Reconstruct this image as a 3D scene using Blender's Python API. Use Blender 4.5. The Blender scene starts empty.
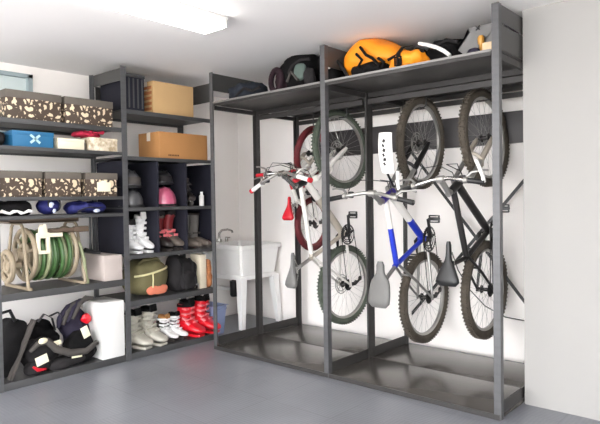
import bpy, bmesh, math, random
from mathutils import Vector, Matrix, noise, Euler
PI = math.pi
V = Vector
C = bpy.context.scene.collection
SC = bpy.context.scene

# ------------------------------------------------------------------ camera numbers
CF, CH = 570.42, 1.2423
YAW, PITCH, ROLL = math.radians(41.48), math.radians(-1.285), math.radians(-.834)
_F = V((-math.sin(YAW), math.cos(YAW), 0)); _R = V((math.cos(YAW), math.sin(YAW), 0)); _U = V((0, 0, 1))
CAM_F = _F*math.cos(PITCH) + _U*math.sin(PITCH); _U2 = _U*math.cos(PITCH) - _F*math.sin(PITCH)
CAM_R = _R*math.cos(ROLL) + _U2*math.sin(ROLL); CAM_U = _U2*math.cos(ROLL) - _R*math.sin(ROLL)
CAM_O = V((0, 0, CH))

def at(px, py, ax, val):
    """where the line of sight through a photo pixel meets the plane X, Y or Z = val"""
    d = CAM_F + CAM_R*((px-300)/CF) + CAM_U*((212-py)/CF)
    i = 'XYZ'.index(ax)
    return CAM_O + d*((val-CAM_O[i])/d[i])

# ------------------------------------------------------------------ materials
def lin(c):
    return tuple(((x/255)/12.92 if x/255 <= .04045 else ((x/255+.055)/1.055)**2.4) for x in c) + (1,)

def mat(name, col, rough=.6, metal=0., bump=0., bscale=60., var=0., vscale=8., spec=.5, col2=None, coat=0., stretch=None):
    m = bpy.data.materials.new(name); m.use_nodes = True
    nt = m.node_tree; b = nt.nodes['Principled BSDF']
    b.inputs['Base Color'].default_value = lin(col)
    b.inputs['Roughness'].default_value = rough; b.inputs['Metallic'].default_value = metal
    b.inputs['Specular IOR Level'].default_value = spec
    b.inputs['Coat Weight'].default_value = coat
    tc = nt.nodes.new('ShaderNodeTexCoord')
    src = tc.outputs['Object']
    if stretch:
        mp = nt.nodes.new('ShaderNodeMapping'); mp.inputs['Scale'].default_value = stretch
        nt.links.new(src, mp.inputs['Vector']); src = mp.outputs['Vector']
    if var or col2:
        n = nt.nodes.new('ShaderNodeTexNoise'); n.inputs['Scale'].default_value = vscale; n.inputs['Detail'].default_value = 4
        nt.links.new(src, n.inputs['Vector'])
        r = nt.nodes.new('ShaderNodeValToRGB')
        c = lin(col); c2 = lin(col2) if col2 else tuple(max(0, x*(1-var)) for x in c[:3])+(1,)
        r.color_ramp.elements[0].position = .35; r.color_ramp.elements[1].position = .65
        r.color_ramp.elements[0].color = c2; r.color_ramp.elements[1].color = c
        nt.links.new(n.outputs['Fac'], r.inputs['Fac']); nt.links.new(r.outputs['Color'], b.inputs['Base Color'])
    if bump:
        n = nt.nodes.new('ShaderNodeTexNoise'); n.inputs['Scale'].default_value = bscale; n.inputs['Detail'].default_value = 3
        nt.links.new(src, n.inputs['Vector'])
        bp = nt.nodes.new('ShaderNodeBump'); bp.inputs['Strength'].default_value = bump; bp.inputs['Distance'].default_value = .01
        nt.links.new(n.outputs['Fac'], bp.inputs['Height']); nt.links.new(bp.outputs['Normal'], b.inputs['Normal'])
    return m

def mat_emit(name, col, strength):
    m = bpy.data.materials.new(name); m.use_nodes = True
    b = m.node_tree.nodes['Principled BSDF']
    b.inputs['Base Color'].default_value = lin(col)
    b.inputs['Emission Color'].default_value = lin(col); b.inputs['Emission Strength'].default_value = strength
    return m

def mat_pebble():
    """cream pebble-shaped marks printed on dark brown card"""
    m = bpy.data.materials.new('pebble_print_card'); m.use_nodes = True
    nt = m.node_tree; b = nt.nodes['Principled BSDF']; b.inputs['Roughness'].default_value = .6
    tc = nt.nodes.new('ShaderNodeTexCoord')
    nz = nt.nodes.new('ShaderNodeTexNoise'); nz.inputs['Scale'].default_value = 16
    mx = nt.nodes.new('ShaderNodeMix'); mx.data_type = 'RGBA'; mx.blend_type = 'LINEAR_LIGHT'; mx.inputs[0].default_value = .035
    nt.links.new(tc.outputs['Object'], nz.inputs['Vector'])
    nt.links.new(tc.outputs['Object'], mx.inputs[6]); nt.links.new(nz.outputs['Color'], mx.inputs[7])
    v = nt.nodes.new('ShaderNodeTexVoronoi'); v.feature = 'DISTANCE_TO_EDGE'; v.inputs['Scale'].default_value = 24
    nt.links.new(mx.outputs[2], v.inputs['Vector'])
    r = nt.nodes.new('ShaderNodeValToRGB'); r.color_ramp.elements[0].position = .17; r.color_ramp.elements[1].position = .23
    r.color_ramp.elements[0].color = lin((72, 58, 48)); r.color_ramp.elements[1].color = lin((222, 204, 174))
    nt.links.new(v.outputs['Distance'], r.inputs['Fac']); nt.links.new(r.outputs['Color'], b.inputs['Base Color'])
    return m

def mat_slotted(name, col, rough):
    """painted steel with a row of punched slots up the length"""
    m = mat(name, col, rough, .25, 0, 60, .12, 5)
    nt = m.node_tree; b = nt.nodes['Principled BSDF']
    src = b.inputs['Base Color'].links[0].from_socket
    tc = nt.nodes.new('ShaderNodeTexCoord'); sp = nt.nodes.new('ShaderNodeSeparateXYZ')
    nt.links.new(tc.outputs['Object'], sp.inputs[0])
    def mth(op, a, bb=None):
        n = nt.nodes.new('ShaderNodeMath'); n.operation = op
        nt.links.new(a, n.inputs[0])
        if bb is not None: n.inputs[1].default_value = bb
        return n.outputs[0]
    fz = mth('FRACT', mth('MULTIPLY', sp.outputs[2], 20.)); g = mth('LESS_THAN', fz, .3)
    w = nt.nodes.new('ShaderNodeTexCoord')
    mx = nt.nodes.new('ShaderNodeMix'); mx.data_type = 'RGBA'
    mx.inputs[7].default_value = lin((40, 39, 38))
    k = mth('MULTIPLY', g, .09)
    nt.links.new(k, mx.inputs[0]); nt.links.new(src, mx.inputs[6]); nt.links.new(mx.outputs[2], b.inputs['Base Color'])
    return m

def mat_floor():
    m = bpy.data.materials.new('grey_ribbed_floor_tiles'); m.use_nodes = True
    nt = m.node_tree; b = nt.nodes['Principled BSDF']
    b.inputs['Roughness'].default_value = .33
    tc = nt.nodes.new('ShaderNodeTexCoord')
    n = nt.nodes.new('ShaderNodeTexNoise'); n.inputs['Scale'].default_value = 2.2; n.inputs['Detail'].default_value = 5
    nt.links.new(tc.outputs['Object'], n.inputs['Vector'])
    r = nt.nodes.new('ShaderNodeValToRGB'); r.color_ramp.elements[0].position = .3; r.color_ramp.elements[1].position = .7
    r.color_ramp.elements[0].color = lin(FLOOR_A); r.color_ramp.elements[1].color = lin(FLOOR_B)
    nt.links.new(n.outputs['Fac'], r.inputs['Fac'])
    br = nt.nodes.new('ShaderNodeTexBrick'); br.offset = 0; br.inputs['Scale'].default_value = 1
    br.inputs['Brick Width'].default_value = .5; br.inputs['Row Height'].default_value = .5; br.inputs['Mortar Size'].default_value = .004
    br.inputs['Mortar Smooth'].default_value = .4
    br.inputs['Color1'].default_value = (1, 1, 1, 1); br.inputs['Color2'].default_value = (.965, .965, .965, 1); br.inputs['Mortar'].default_value = (.82, .82, .82, 1)
    nt.links.new(tc.outputs['Object'], br.inputs['Vector'])
    mx = nt.nodes.new('ShaderNodeMix'); mx.data_type = 'RGBA'; mx.blend_type = 'MULTIPLY'; mx.inputs[0].default_value = 1
    nt.links.new(r.outputs['Color'], mx.inputs[6]); nt.links.new(br.outputs['Color'], mx.inputs[7])
    nt.links.new(mx.outputs[2], b.inputs['Base Color'])
    # raised ribs: two fine wave sets chequered by tile quarter
    w1 = nt.nodes.new('ShaderNodeTexWave'); w1.bands_direction = 'X'; w1.inputs['Scale'].default_value = 14
    w2 = nt.nodes.new('ShaderNodeTexWave'); w2.bands_direction = 'Y'; w2.inputs['Scale'].default_value = 14
    ck = nt.nodes.new('ShaderNodeTexChecker'); ck.inputs['Scale'].default_value = 4
    mp = nt.nodes.new('ShaderNodeMapping'); mp.inputs['Location'].default_value = (0, 0, .1)
    nt.links.new(tc.outputs['Object'], mp.inputs['Vector']); nt.links.new(mp.outputs['Vector'], ck.inputs['Vector'])
    for w in (w1, w2): nt.links.new(tc.outputs['Object'], w.inputs['Vector'])
    nt.links.new(w1.outputs['Color'], ck.inputs['Color1']); nt.links.new(w2.outputs['Color'], ck.inputs['Color2'])
    bp = nt.nodes.new('ShaderNodeBump'); bp.inputs['Strength'].default_value = .13; bp.inputs['Distance'].default_value = .004
    nt.links.new(ck.outputs['Color'], bp.inputs['Height']); nt.links.new(bp.outputs['Normal'], b.inputs['Normal'])
    return m

FLOOR_A, FLOOR_B = (116, 118, 124), (130, 132, 139)
M = dict(
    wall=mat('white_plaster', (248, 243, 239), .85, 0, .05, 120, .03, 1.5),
    ceil=mat('ceiling_plaster', (240, 238, 238), .9, 0, .04, 90, .02, 1.2),
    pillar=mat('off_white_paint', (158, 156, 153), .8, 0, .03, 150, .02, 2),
    floor=mat_floor(),
    drive=mat('driveway_concrete', (170, 168, 164), .9, 0, .1, 40, .1, 3),
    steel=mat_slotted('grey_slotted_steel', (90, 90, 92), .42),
    steel_shade=mat_slotted('shaded_slotted_steel', (60, 58, 57), .45),  # inner rack posts: same steel, interior shade put into a darker colour
    rail=mat('dark_steel_rail', (60, 58, 57), .45, .25, 0, 60, .1, 6),
    sheet=mat('grey_steel_sheet', (80, 79, 78), .42, .3, 0, 60, .08, 4),
    under=mat('shelf_steel', (56, 54, 53), .42, .35, 0, 60, .1, 3),
    lip=mat('bright_shelf_lip', (132, 130, 128), .4, .3),
    base=mat('base_plate_steel', (90, 86, 82), .24, .35, .02, 12, .1, 2.5),
    shelf=mat('charcoal_shelf_board', (72, 72, 73), .5, .15, 0, 60, .08, 5),
    cubby=mat('blue_black_panel', (40, 40, 49), .6, 0, 0, 60, .1, 4, spec=.15),
    band=mat('dark_wall_board', (62, 59, 60), .5, 0, .03, 30, .12, 5),
    black=mat('black_fabric', (22, 21, 22), .85, 0, .25, 90, .3, 9, spec=.15),
    black2=mat('charcoal_fabric', (44, 42, 43), .85, 0, .25, 90, .25, 9, spec=.15),
    blackp=mat('black_plastic', (30, 30, 31), .4),
    rubber=mat('tyre_rubber', (82, 74, 64), .85, 0, .5, 140, .25, 20),
    rubber_g=mat('greenish_tyre_rubber', (84, 92, 80), .85, 0, .5, 140, .25, 20),
    rubber_r=mat('red_tyre', (98, 22, 30), .7, 0, .3, 140, .2, 20),
    chrome=mat('polished_metal', (190, 188, 184), .25, .9),
    alu=mat('brushed_aluminium', (168, 166, 162), .35, .7),
    dmet=mat('dark_metal', (54, 52, 52), .4, .6),
    white=mat('white_plastic', (236, 234, 231), .45),
    whitep=mat('white_frame_paint', (226, 222, 216), .35, coat=.3),
    beigep=mat('champagne_frame_paint', (188, 178, 164), .35, .2),
    bluep=mat('blue_frame_paint', (34, 56, 186), .3, .1, coat=.4),
    violet=mat('violet_anodised', (74, 60, 150), .3, .4),
    redp=mat('red_paint', (190, 24, 40), .4),
    red=mat('red_plastic', (226, 22, 40), .33, coat=.4, var=.15, vscale=10),
    blkp=mat('black_frame_paint', (48, 46, 46), .35, .2),
    gel=mat('grey_gel_saddle', (108, 107, 105), .6, 0, .1, 60, .1, 12),
    card=mat('tan_cardboard', (198, 162, 114), .8, 0, .05, 60, .06, 5),
    card2=mat('brown_cardboard', (178, 127, 76), .8, 0, .05, 60, .08, 5),
    corr=mat('corrugated_card_edge', (188, 120, 74), .8, 0, 0, 60, .35, 30, stretch=(.2, .2, 2)),
    ink=mat('dark_print', (84, 52, 30), .8),
    tape=mat('clear_tape', (226, 214, 196), .35),
    pebble=mat_pebble(),
    lid=mat('grey_brown_lid_card', (98, 91, 84), .65, 0, 0, 60, .1, 20),
    cream=mat('cream_card', (232, 220, 196), .7, 0, 0, 60, .05, 8),
    floral=mat('floral_cream_card', (236, 226, 206), .7, 0, 0, 60, 0, 28, col2=(170, 150, 120)),
    bluebox=mat('blue_card', (38, 104, 146), .5, 0, 0, 60, .1, 8),
    blueprt=mat('pale_blue_print', (170, 206, 214), .5),
    crim=mat('crimson_cloth', (176, 28, 62), .8, 0, .3, 60, .3, 14),
    navy=mat('royal_blue_fabric', (26, 30, 98), .7, 0, .25, 60, .35, 10),
    pale=mat('pale_print', (196, 204, 224), .6),
    reelb=mat('beige_plastic', (154, 140, 118), .5, 0, .03, 40, .12, 8),
    reelbr=mat('brown_plastic_tray', (96, 80, 66), .5, 0, .03, 40, .15, 8),
    hose=mat('green_hose', (66, 98, 54), .4, 0, 0, 60, .2, 14),
    hosel=mat('pale_green_hose', (146, 152, 116), .4, 0, 0, 60, .15, 14),
    olive=mat('olive_canvas', (104, 98, 66), .85, 0, .25, 70, .15, 9),
    salmon=mat('salmon_canvas', (216, 124, 96), .8, 0, .2, 70, .1, 9),
    piping=mat('pale_piping', (206, 198, 152), .7),
    orange=mat('orange_ripstop', (246, 148, 18), .6, 0, .25, 24, .1, 6),
    bootg=mat('stone_grey_plastic', (188, 184, 172), .45, 0, .04, 30, .12, 10),
    bootw=mat('white_boot_plastic', (238, 238, 238), .35, coat=.3),
    bootb=mat('black_boot_plastic', (56, 50, 48), .4, 0, .05, 30, .2, 12),
    bootbr=mat('brown_grey_leather', (104, 94, 86), .6, 0, .1, 40, .25, 12),
    boottall=mat('grey_suede', (112, 108, 104), .8, 0, .15, 60, .2, 12),
    maroon=mat('maroon_plastic', (126, 40, 44), .4),
    glow=mat('red_reflector', (240, 130, 136), .25),
    pink=mat('pink_shell', (196, 96, 126), .3, coat=.4, var=.15, vscale=10),
    greyshell=mat('grey_shell', (74, 74, 76), .35, coat=.3),
    blkshell=mat('black_shell', (38, 38, 40), .3, coat=.3),
    sink=mat('white_sink_plastic', (246, 245, 243), .35, 0, .02, 60, .02, 4),
    binb=mat('blue_grey_bin_plastic', (142, 154, 190), .5),
    paleb=mat('pale_grey_card', (190, 178, 172), .6, 0, 0, 60, .1, 5),
    boxw=mat('white_card', (226, 225, 222), .7, 0, 0, 60, .03, 6),
    slate=mat('slate_blue_cloth', (54, 50, 66), .8, 0, .2, 60, .25, 10, spec=.15),
    greyc=mat('grey_padding', (82, 78, 75), .8, 0, .2, 60, .15, 10, spec=.15),
    tag=mat('cream_label', (242, 234, 204), .6),
    teal=mat('grey_green_foam', (84, 98, 92), .75, 0, .1, 50, .1, 10),
    bluegrey=mat('blue_grey_fabric', (48, 52, 60), .85, 0, .3, 50, .3, 9, spec=.15),
    frost=mat('frosted_glass', (206, 218, 218), .2, 0, .02, 8, .06, 3, coat=.3),
    wframe=mat('blue_grey_window_frame', (150, 164, 168), .5),
    brack=mat('galvanised_grey', (112, 111, 110), .5, .1),
    wood=mat('pale_wood', (214, 186, 150), .6, 0, 0, 60, .15, 30, stretch=(1, 8, 1)),
    amber=mat('amber_plastic', (196, 142, 60), .35),
    maroonf=mat('dark_maroon_fabric', (48, 34, 40), .85, 0, .25, 60, .3, 9, spec=.15),
    lamp=mat('lamp_housing', (225, 225, 222), .5),
    glowlamp=mat_emit('lamp_diffuser', (255, 252, 246), 7.),
)

# ------------------------------------------------------------------ mesh builder
class MB:
    def __init__(s): s.bm = bmesh.new()
    def box(s, c, d, rot=None, bev=0.):
        """box with centre c, size d; rot a Matrix/Euler; bev = bevel width"""
        b = bmesh.new(); bmesh.ops.create_cube(b, size=1)
        for v in b.verts: v.co = V((v.co.x*d[0], v.co.y*d[1], v.co.z*d[2]))
        if bev: bmesh.ops.bevel(b, geom=b.edges[:], offset=bev, segments=2, affect='EDGES', profile=.6)
        m = Matrix.Translation(V(c))
        if rot is not None: m = m @ (rot.to_matrix().to_4x4() if hasattr(rot, 'to_matrix') else rot.to_4x4())
        b.transform(m); s.merge(b); return s
    def merge(s, b):
        me = bpy.data.meshes.new('tmp'); b.to_mesh(me); b.free(); s.bm.from_mesh(me); bpy.data.meshes.remove(me)
    def b2(s, x0, x1, y0, y1, z0, z1, bev=0.):
        return s.box(((x0+x1)/2, (y0+y1)/2, (z0+z1)/2), (abs(x1-x0), abs(y1-y0), abs(z1-z0)), None, bev)
    def tube(s, pts, r, n=10, closed=False, cap=True):
        pts = [V(p) for p in pts]; k = len(pts)
        rs = r if isinstance(r, (list, tuple)) else [r]*k
        rings = []; prev = None
        for i, p in enumerate(pts):
            if closed: t = pts[(i+1) % k]-pts[i-1]
            else: t = pts[min(i+1, k-1)]-pts[max(i-1, 0)]
            t.normalize()
            if prev is None:
                a = V((0, 0, 1)) if abs(t.z) < .9 else V((1, 0, 0))
                u = t.cross(a).normalized()
            else:
                u = (prev - t*prev.dot(t)).normalized()
            prev = u; w = t.cross(u)
            rings.append([s.bm.verts.new(p+(u*math.cos(2*PI*j/n)+w*math.sin(2*PI*j/n))*rs[i]) for j in range(n)])
        s._skin(rings, closed, cap); return s
    def _skin(s, rings, closed=False, cap=True):
        n = len(rings[0]); k = len(rings)
        for i in range(k if closed else k-1):
            a, b = rings[i], rings[(i+1) % k]
            for j in range(n):
                try: s.bm.faces.new((a[j], a[(j+1) % n], b[(j+1) % n], b[j]))
                except ValueError: pass
        if cap and not closed:
            s.bm.faces.new(rings[0][::-1]); s.bm.faces.new(rings[-1])
    def loft(s, rings, n=20):
        """rings: (centre, u axis, v axis, exponent): superellipse sections"""
        R = []
        for c, u, w, e in rings:
            c, u, w = V(c), V(u), V(w); ring = []
            for j in range(n):
                a = 2*PI*j/n; ca, sa = math.cos(a), math.sin(a)
                ring.append(s.bm.verts.new(c+u*math.copysign(abs(ca)**(2/e), ca)+w*math.copysign(abs(sa)**(2/e), sa)))
            R.append(ring)
        s._skin(R); return s
    def ring(s, c, axis, R, r, n=48, m=8, a0=0, a1=2*PI, sx=1., up=None):
        axis = V(axis).normalized(); a = V(up) if up else (V((0, 0, 1)) if abs(axis.z) < .9 else V((1, 0, 0)))
        u = axis.cross(a).normalized(); w = axis.cross(u); full = abs(a1-a0) > 2*PI-1e-4
        k = n if full else n+1
        pts = [V(c)+(u*math.cos(a0+(a1-a0)*i/n)+w*math.sin(a0+(a1-a0)*i/n)*sx)*R for i in range(k)]
        return s.tube(pts, r, m, closed=full)
    def cyl(s, p0, p1, r, n=16, r1=None):
        return s.tube([p0, p1], [r, r if r1 is None else r1], n)
    def blob(s, c, d, e=2.4, amp=.0, seed=0., freq=6., rot=None, floor=None, sub=4):
        """lumpy superellipsoid with half sizes d; floor = lowest z kept (flattened)"""
        b = bmesh.new(); bmesh.ops.create_icosphere(b, subdivisions=sub, radius=1)
        rm = rot.to_matrix() if rot is not None else Matrix.Identity(3)
        for v in b.verts:
            n = v.co.normalized()
            q = (abs(n.x)**e+abs(n.y)**e+abs(n.z)**e)**(-1/e)
            p = V((n.x*q*d[0], n.y*q*d[1], n.z*q*d[2]))
            if amp:
                p += n*amp*(noise.noise(p*freq+V((seed, seed*.7, -seed)))+.5*noise.noise(p*freq*2.3+V((seed*2, 1, seed))))
            p = rm @ p + V(c)
            if floor is not None and p.z < floor: p.z = floor
            v.co = p
        s.merge(b); return s
    def ribbon(s, pts, wv, th, n=None):
        """flat strap along pts, width vector wv, thickness th"""
        pts = [V(p) for p in pts]; wv = V(wv); R = []
        for i, p in enumerate(pts):
            t = (pts[min(i+1, len(pts)-1)]-pts[max(i-1, 0)]).normalized()
            k = t.cross(wv).normalized()*th/2; h = wv/2
            R.append([s.bm.verts.new(p+q) for q in (h+k, h-k, -h-k, -h+k)])
        s._skin(R); return s
    def build(s, name, m, parent=None, smooth=True, kind=None, label=None, angle=40, local=False):
        bm = s.bm
        if parent is not None and not local:
            bm.transform(ROOT[parent.name].inverted())
        bmesh.ops.recalc_face_normals(bm, faces=bm.faces[:])
        me = bpy.data.meshes.new(name); bm.to_mesh(me); bm.free()
        me.materials.append(M[m] if isinstance(m, str) else m)
        if smooth:
            me.shade_smooth()
            try: me.set_sharp_from_angle(angle=math.radians(angle))
            except Exception: pass
        o = bpy.data.objects.new(name, me); C.objects.link(o)
        if parent is not None:
            o.parent = parent; ROOT[o.name] = ROOT[parent.name]
        if kind: o['kind'] = kind
        if label: o['label'] = label
        return o

ROOT = {}
def thing(name, label, cat, loc=(0, 0, 0), rot=None, group=None):
    o = bpy.data.objects.new(name, None); C.objects.link(o)
    m = Matrix.Translation(V(loc)) @ (rot.to_4x4() if rot is not None else Matrix.Identity(4))
    o.matrix_world = m; ROOT[o.name] = m.copy(); o.empty_display_size = .1
    o['label'] = label; o['category'] = cat
    if group: o['group'] = group
    return o
def solo(mb, name, m, label, cat, loc, group=None, **k):
    """a thing that is one mesh, its origin at loc"""
    mb.bm.transform(Matrix.Translation(-V(loc)))
    o = mb.build(name, m, None, **k); o.location = loc; ROOT[o.name] = Matrix.Translation(V(loc))
    o['label'] = label; o['category'] = cat
    if group: o['group'] = group
    return o
def struct(name, mb, m, parent=None):
    o = mb.build(name, m, parent)
    if parent is None:
        o['kind'] = 'structure'; ROOT[o.name] = Matrix.Identity(4)
    return o
def copy_tree(o, parent=None):
    c = o.copy(); C.objects.link(c); c.parent = parent
    for ch in list(o.children): copy_tree(ch, c)
    return c

# ------------------------------------------------------------------ the room
XL, YB, ZC, XR, YF = -4.65, 4.25, 2.335, 2.2, -2.6
struct('floor', MB().b2(XL-.1, XR+.1, YF, YB+.1, -.1, 0), 'floor')
struct('ceiling', MB().b2(XL-.1, XR+.1, YF-.1, YB+.1, ZC, ZC+.1), 'ceil')
wy0, wy1, wz0, wz1 = 1.5, 2.035, 1.75, 2.27
w = MB()
w.b2(XL-.1, XL, YF, wy0, 0, ZC); w.b2(XL-.1, XL, wy1, YB, 0, ZC); w.b2(XL-.1, XL, wy0, wy1, 0, wz0); w.b2(XL-.1, XL, wy0, wy1, wz1, ZC)
struct('wall_left', w, 'wall')
struct('wall_back', MB().b2(XL-.1, -1.246, YB, YB+.1, 0, ZC), 'wall')
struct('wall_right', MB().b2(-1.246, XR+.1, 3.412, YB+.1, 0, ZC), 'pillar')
g = MB(); g.b2(XR, XR+.1, YF, -1.6, 0, ZC); g.b2(XR, XR+.1, .6, 3.412, 0, ZC); g.b2(XR, XR+.1, -1.6, .6, 2.2, ZC)  # unseen side opening, added to bring more daylight onto the left shelves
struct('wall_side', g, 'wall')
g = MB(); g.b2(XL-.1, -4.2, YF-.1, YF, 0, ZC); g.b2(1.75, XR+.1, YF-.1, YF, 0, ZC); g.b2(-4.2, 1.75, YF-.1, YF, 2.2, ZC)
struct('wall_front', g, 'wall')
struct('driveway', MB().b2(-14, 12, -16, YF, -.12, -.02).b2(XR+.1, 12, YF, 8, -.12, -.02), 'drive')
win = struct('window_1', MB().b2(XL-.05, XL-.03, wy0, wy1, wz0, wz1), 'frost')
f = MB()
f.b2(XL-.06, XL+.012, wy1-.035, wy1, wz0, wz1); f.b2(XL-.06, XL+.012, wy0, wy0+.035, wz0, wz1)
f.b2(XL-.06, XL+.012, wy0, wy1, wz1-.03, wz1); f.b2(XL-.06, XL+.012, wy0, wy1, wz0, wz0+.03)
struct('window_frame', f, 'wframe', win)
# dark board along the back wall that the bicycles hang from
b0 = at(316, 145, 'Y', 4.235).x
struct('trim_1', MB().b2(b0, -1.249, 4.215, YB, 1.635, 1.87, .004), 'band')

# ceiling lights: the one in view, and an unseen one added to brighten the sink corner
def ceiling_light(y0, y1, label, dx=0.):
    t = thing('ceiling_light', label, 'light', (-2.68+dx, (y0+y1)/2, ZC), None, 'fluorescent battens on the ceiling')
    MB().b2(-2.79+dx, -2.575+dx, y0-.02, y1+.02, ZC-.022, ZC-.001, .004).build('housing', 'lamp', t)
    MB().b2(-2.775+dx, -2.585+dx, y0, y1, ZC-.066, ZC-.022, .006).build('diffuser', 'glowlamp', t)
    for y in (y0-.008, y1+.008):
        MB().b2(-2.78+dx, -2.58+dx, y-.007, y+.007, ZC-.068, ZC-.02, .003).build('end_cap', 'lamp', t)
ceiling_light(1.0, 2.275, 'long white lit fluorescent batten on the ceiling above the shelves')
ceiling_light(-.05, 1.225, 'added unseen batten on the ceiling in front of the bicycle rack, brightening the sink corner', 1.6)

# ------------------------------------------------------------------ left wall shelving (front plane XS)
XS, XB = -3.94, -4.42
Y0, Y1, Y2 = 1.452, 2.42, 3.315
HT = 2.29
def post(mb, x, y, sx, sy, z0=0., z1=HT, w=.04, th=.005):
    """L-angle upright whose corner is at (x, y); flanges run towards sx in x and sy in y"""
    mb.b2(x, x+sx*w, y, y+sy*th, z0, z1); mb.b2(x, x+sx*th, y+sy*(th+.0002), y+sy*w, z0, z1)
def shelf_board(mb, y0, y1, zt, th, x0=XB+.0056, x1=XS-.0056):
    mb.b2(x0+.0121, x1-.0121, y0, y1, zt-.012, zt)
    mb.b2(x1-.012, x1, y0, y1, zt-th, zt, .002); mb.b2(x0, x0+.012, y0, y1, zt-th, zt, .002)
A_SH = [(1.812, .035), (1.626, .027), (1.286, .027), (1.156, .026), (.64, .048), (.05, .052)]
ta = thing('shelving_unit', 'dark grey steel shelving unit at the left edge holding printed boxes and a hose reel', 'shelving', ((XS+XB)/2, (Y0+Y1)/2, 0))
for (x, sx) in ((XS, -1), (XB, 1)):
    m = MB(); post(m, x, Y0, sx, 1, 0, 2.2); m.build('post', 'steel', ta)
m = MB(); post(m, XS, Y1, -1, -1, 0, HT, .022); m.build('post', 'steel', ta)
m = MB(); post(m, XB, Y1, 1, -1, 0, HT, .022); m.build('post', 'steel', ta)
for zt, th in A_SH:
    m = MB(); shelf_board(m, Y0+.006, Y1-.006, zt, th-.001); m.build('shelf', 'shelf', ta)
B_SH = [(1.962, .034), (1.598, .03), (1.196, .028), (.823, .034), (.462, .046), (.05, .052)]
tb = thing('shelving_unit', 'dark grey steel shelving unit beside the sink holding cardboard boxes, helmets and ski boots', 'shelving', ((XS+XB)/2, (Y1+Y2)/2, 0))
m = MB(); post(m, XS, Y1+.001, -1, 1, 0, HT, .022); m.build('post', 'steel', tb)
m = MB(); post(m, XB, Y1+.001, 1, 1, 0, HT, .022); m.build('post', 'steel', tb)
for (x, sx) in ((XS, -1), (XB, 1)):
    m = MB(); post(m, x, Y2, sx, -1, 0, HT); m.build('post', 'steel', tb)
for i, (zt, th) in enumerate(B_SH):
    m = MB(); shelf_board(m, Y1+.007, Y2-.006, zt, th-.001); m.build('shelf', 'shelf', tb)
m = MB()
m.b2(XB+.02, XS-.024, Y1+.006, Y1+.012, 2.19, HT-.005); m.build('end_sheet', 'sheet', tb)
m = MB(); m.b2(XB+.02, XS-.04, Y2-.012, Y2-.006, 2.12, HT-.005); m.build('end_sheet', 'sheet', tb)
m = MB(); m.b2(XB+.001, XB+.006, Y1+.03, Y2-.03, 2.08, 2.2); m.build('back_brace', 'rail', tb)
# the cubby holes between the second and fourth boards
CY = [Y1+.015, 2.72, 3.005, Y2-.012]
for y in (Y1+.014, Y2-.02):
    MB().b2(XB+.025, XS-.02, y, y+.006, .825, 1.565).build('cubby_side', 'cubby', tb)
for y in CY[1:3]:
    MB().b2(XB+.02, XS-.006, y-.008, y+.008, .825, 1.565).build('divider', 'cubby', tb)
MB().b2(XB+.013, XB+.019, Y1+.025, Y2-.025, .825, 1.565).build('cubby_back', 'cubby', tb)

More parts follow.
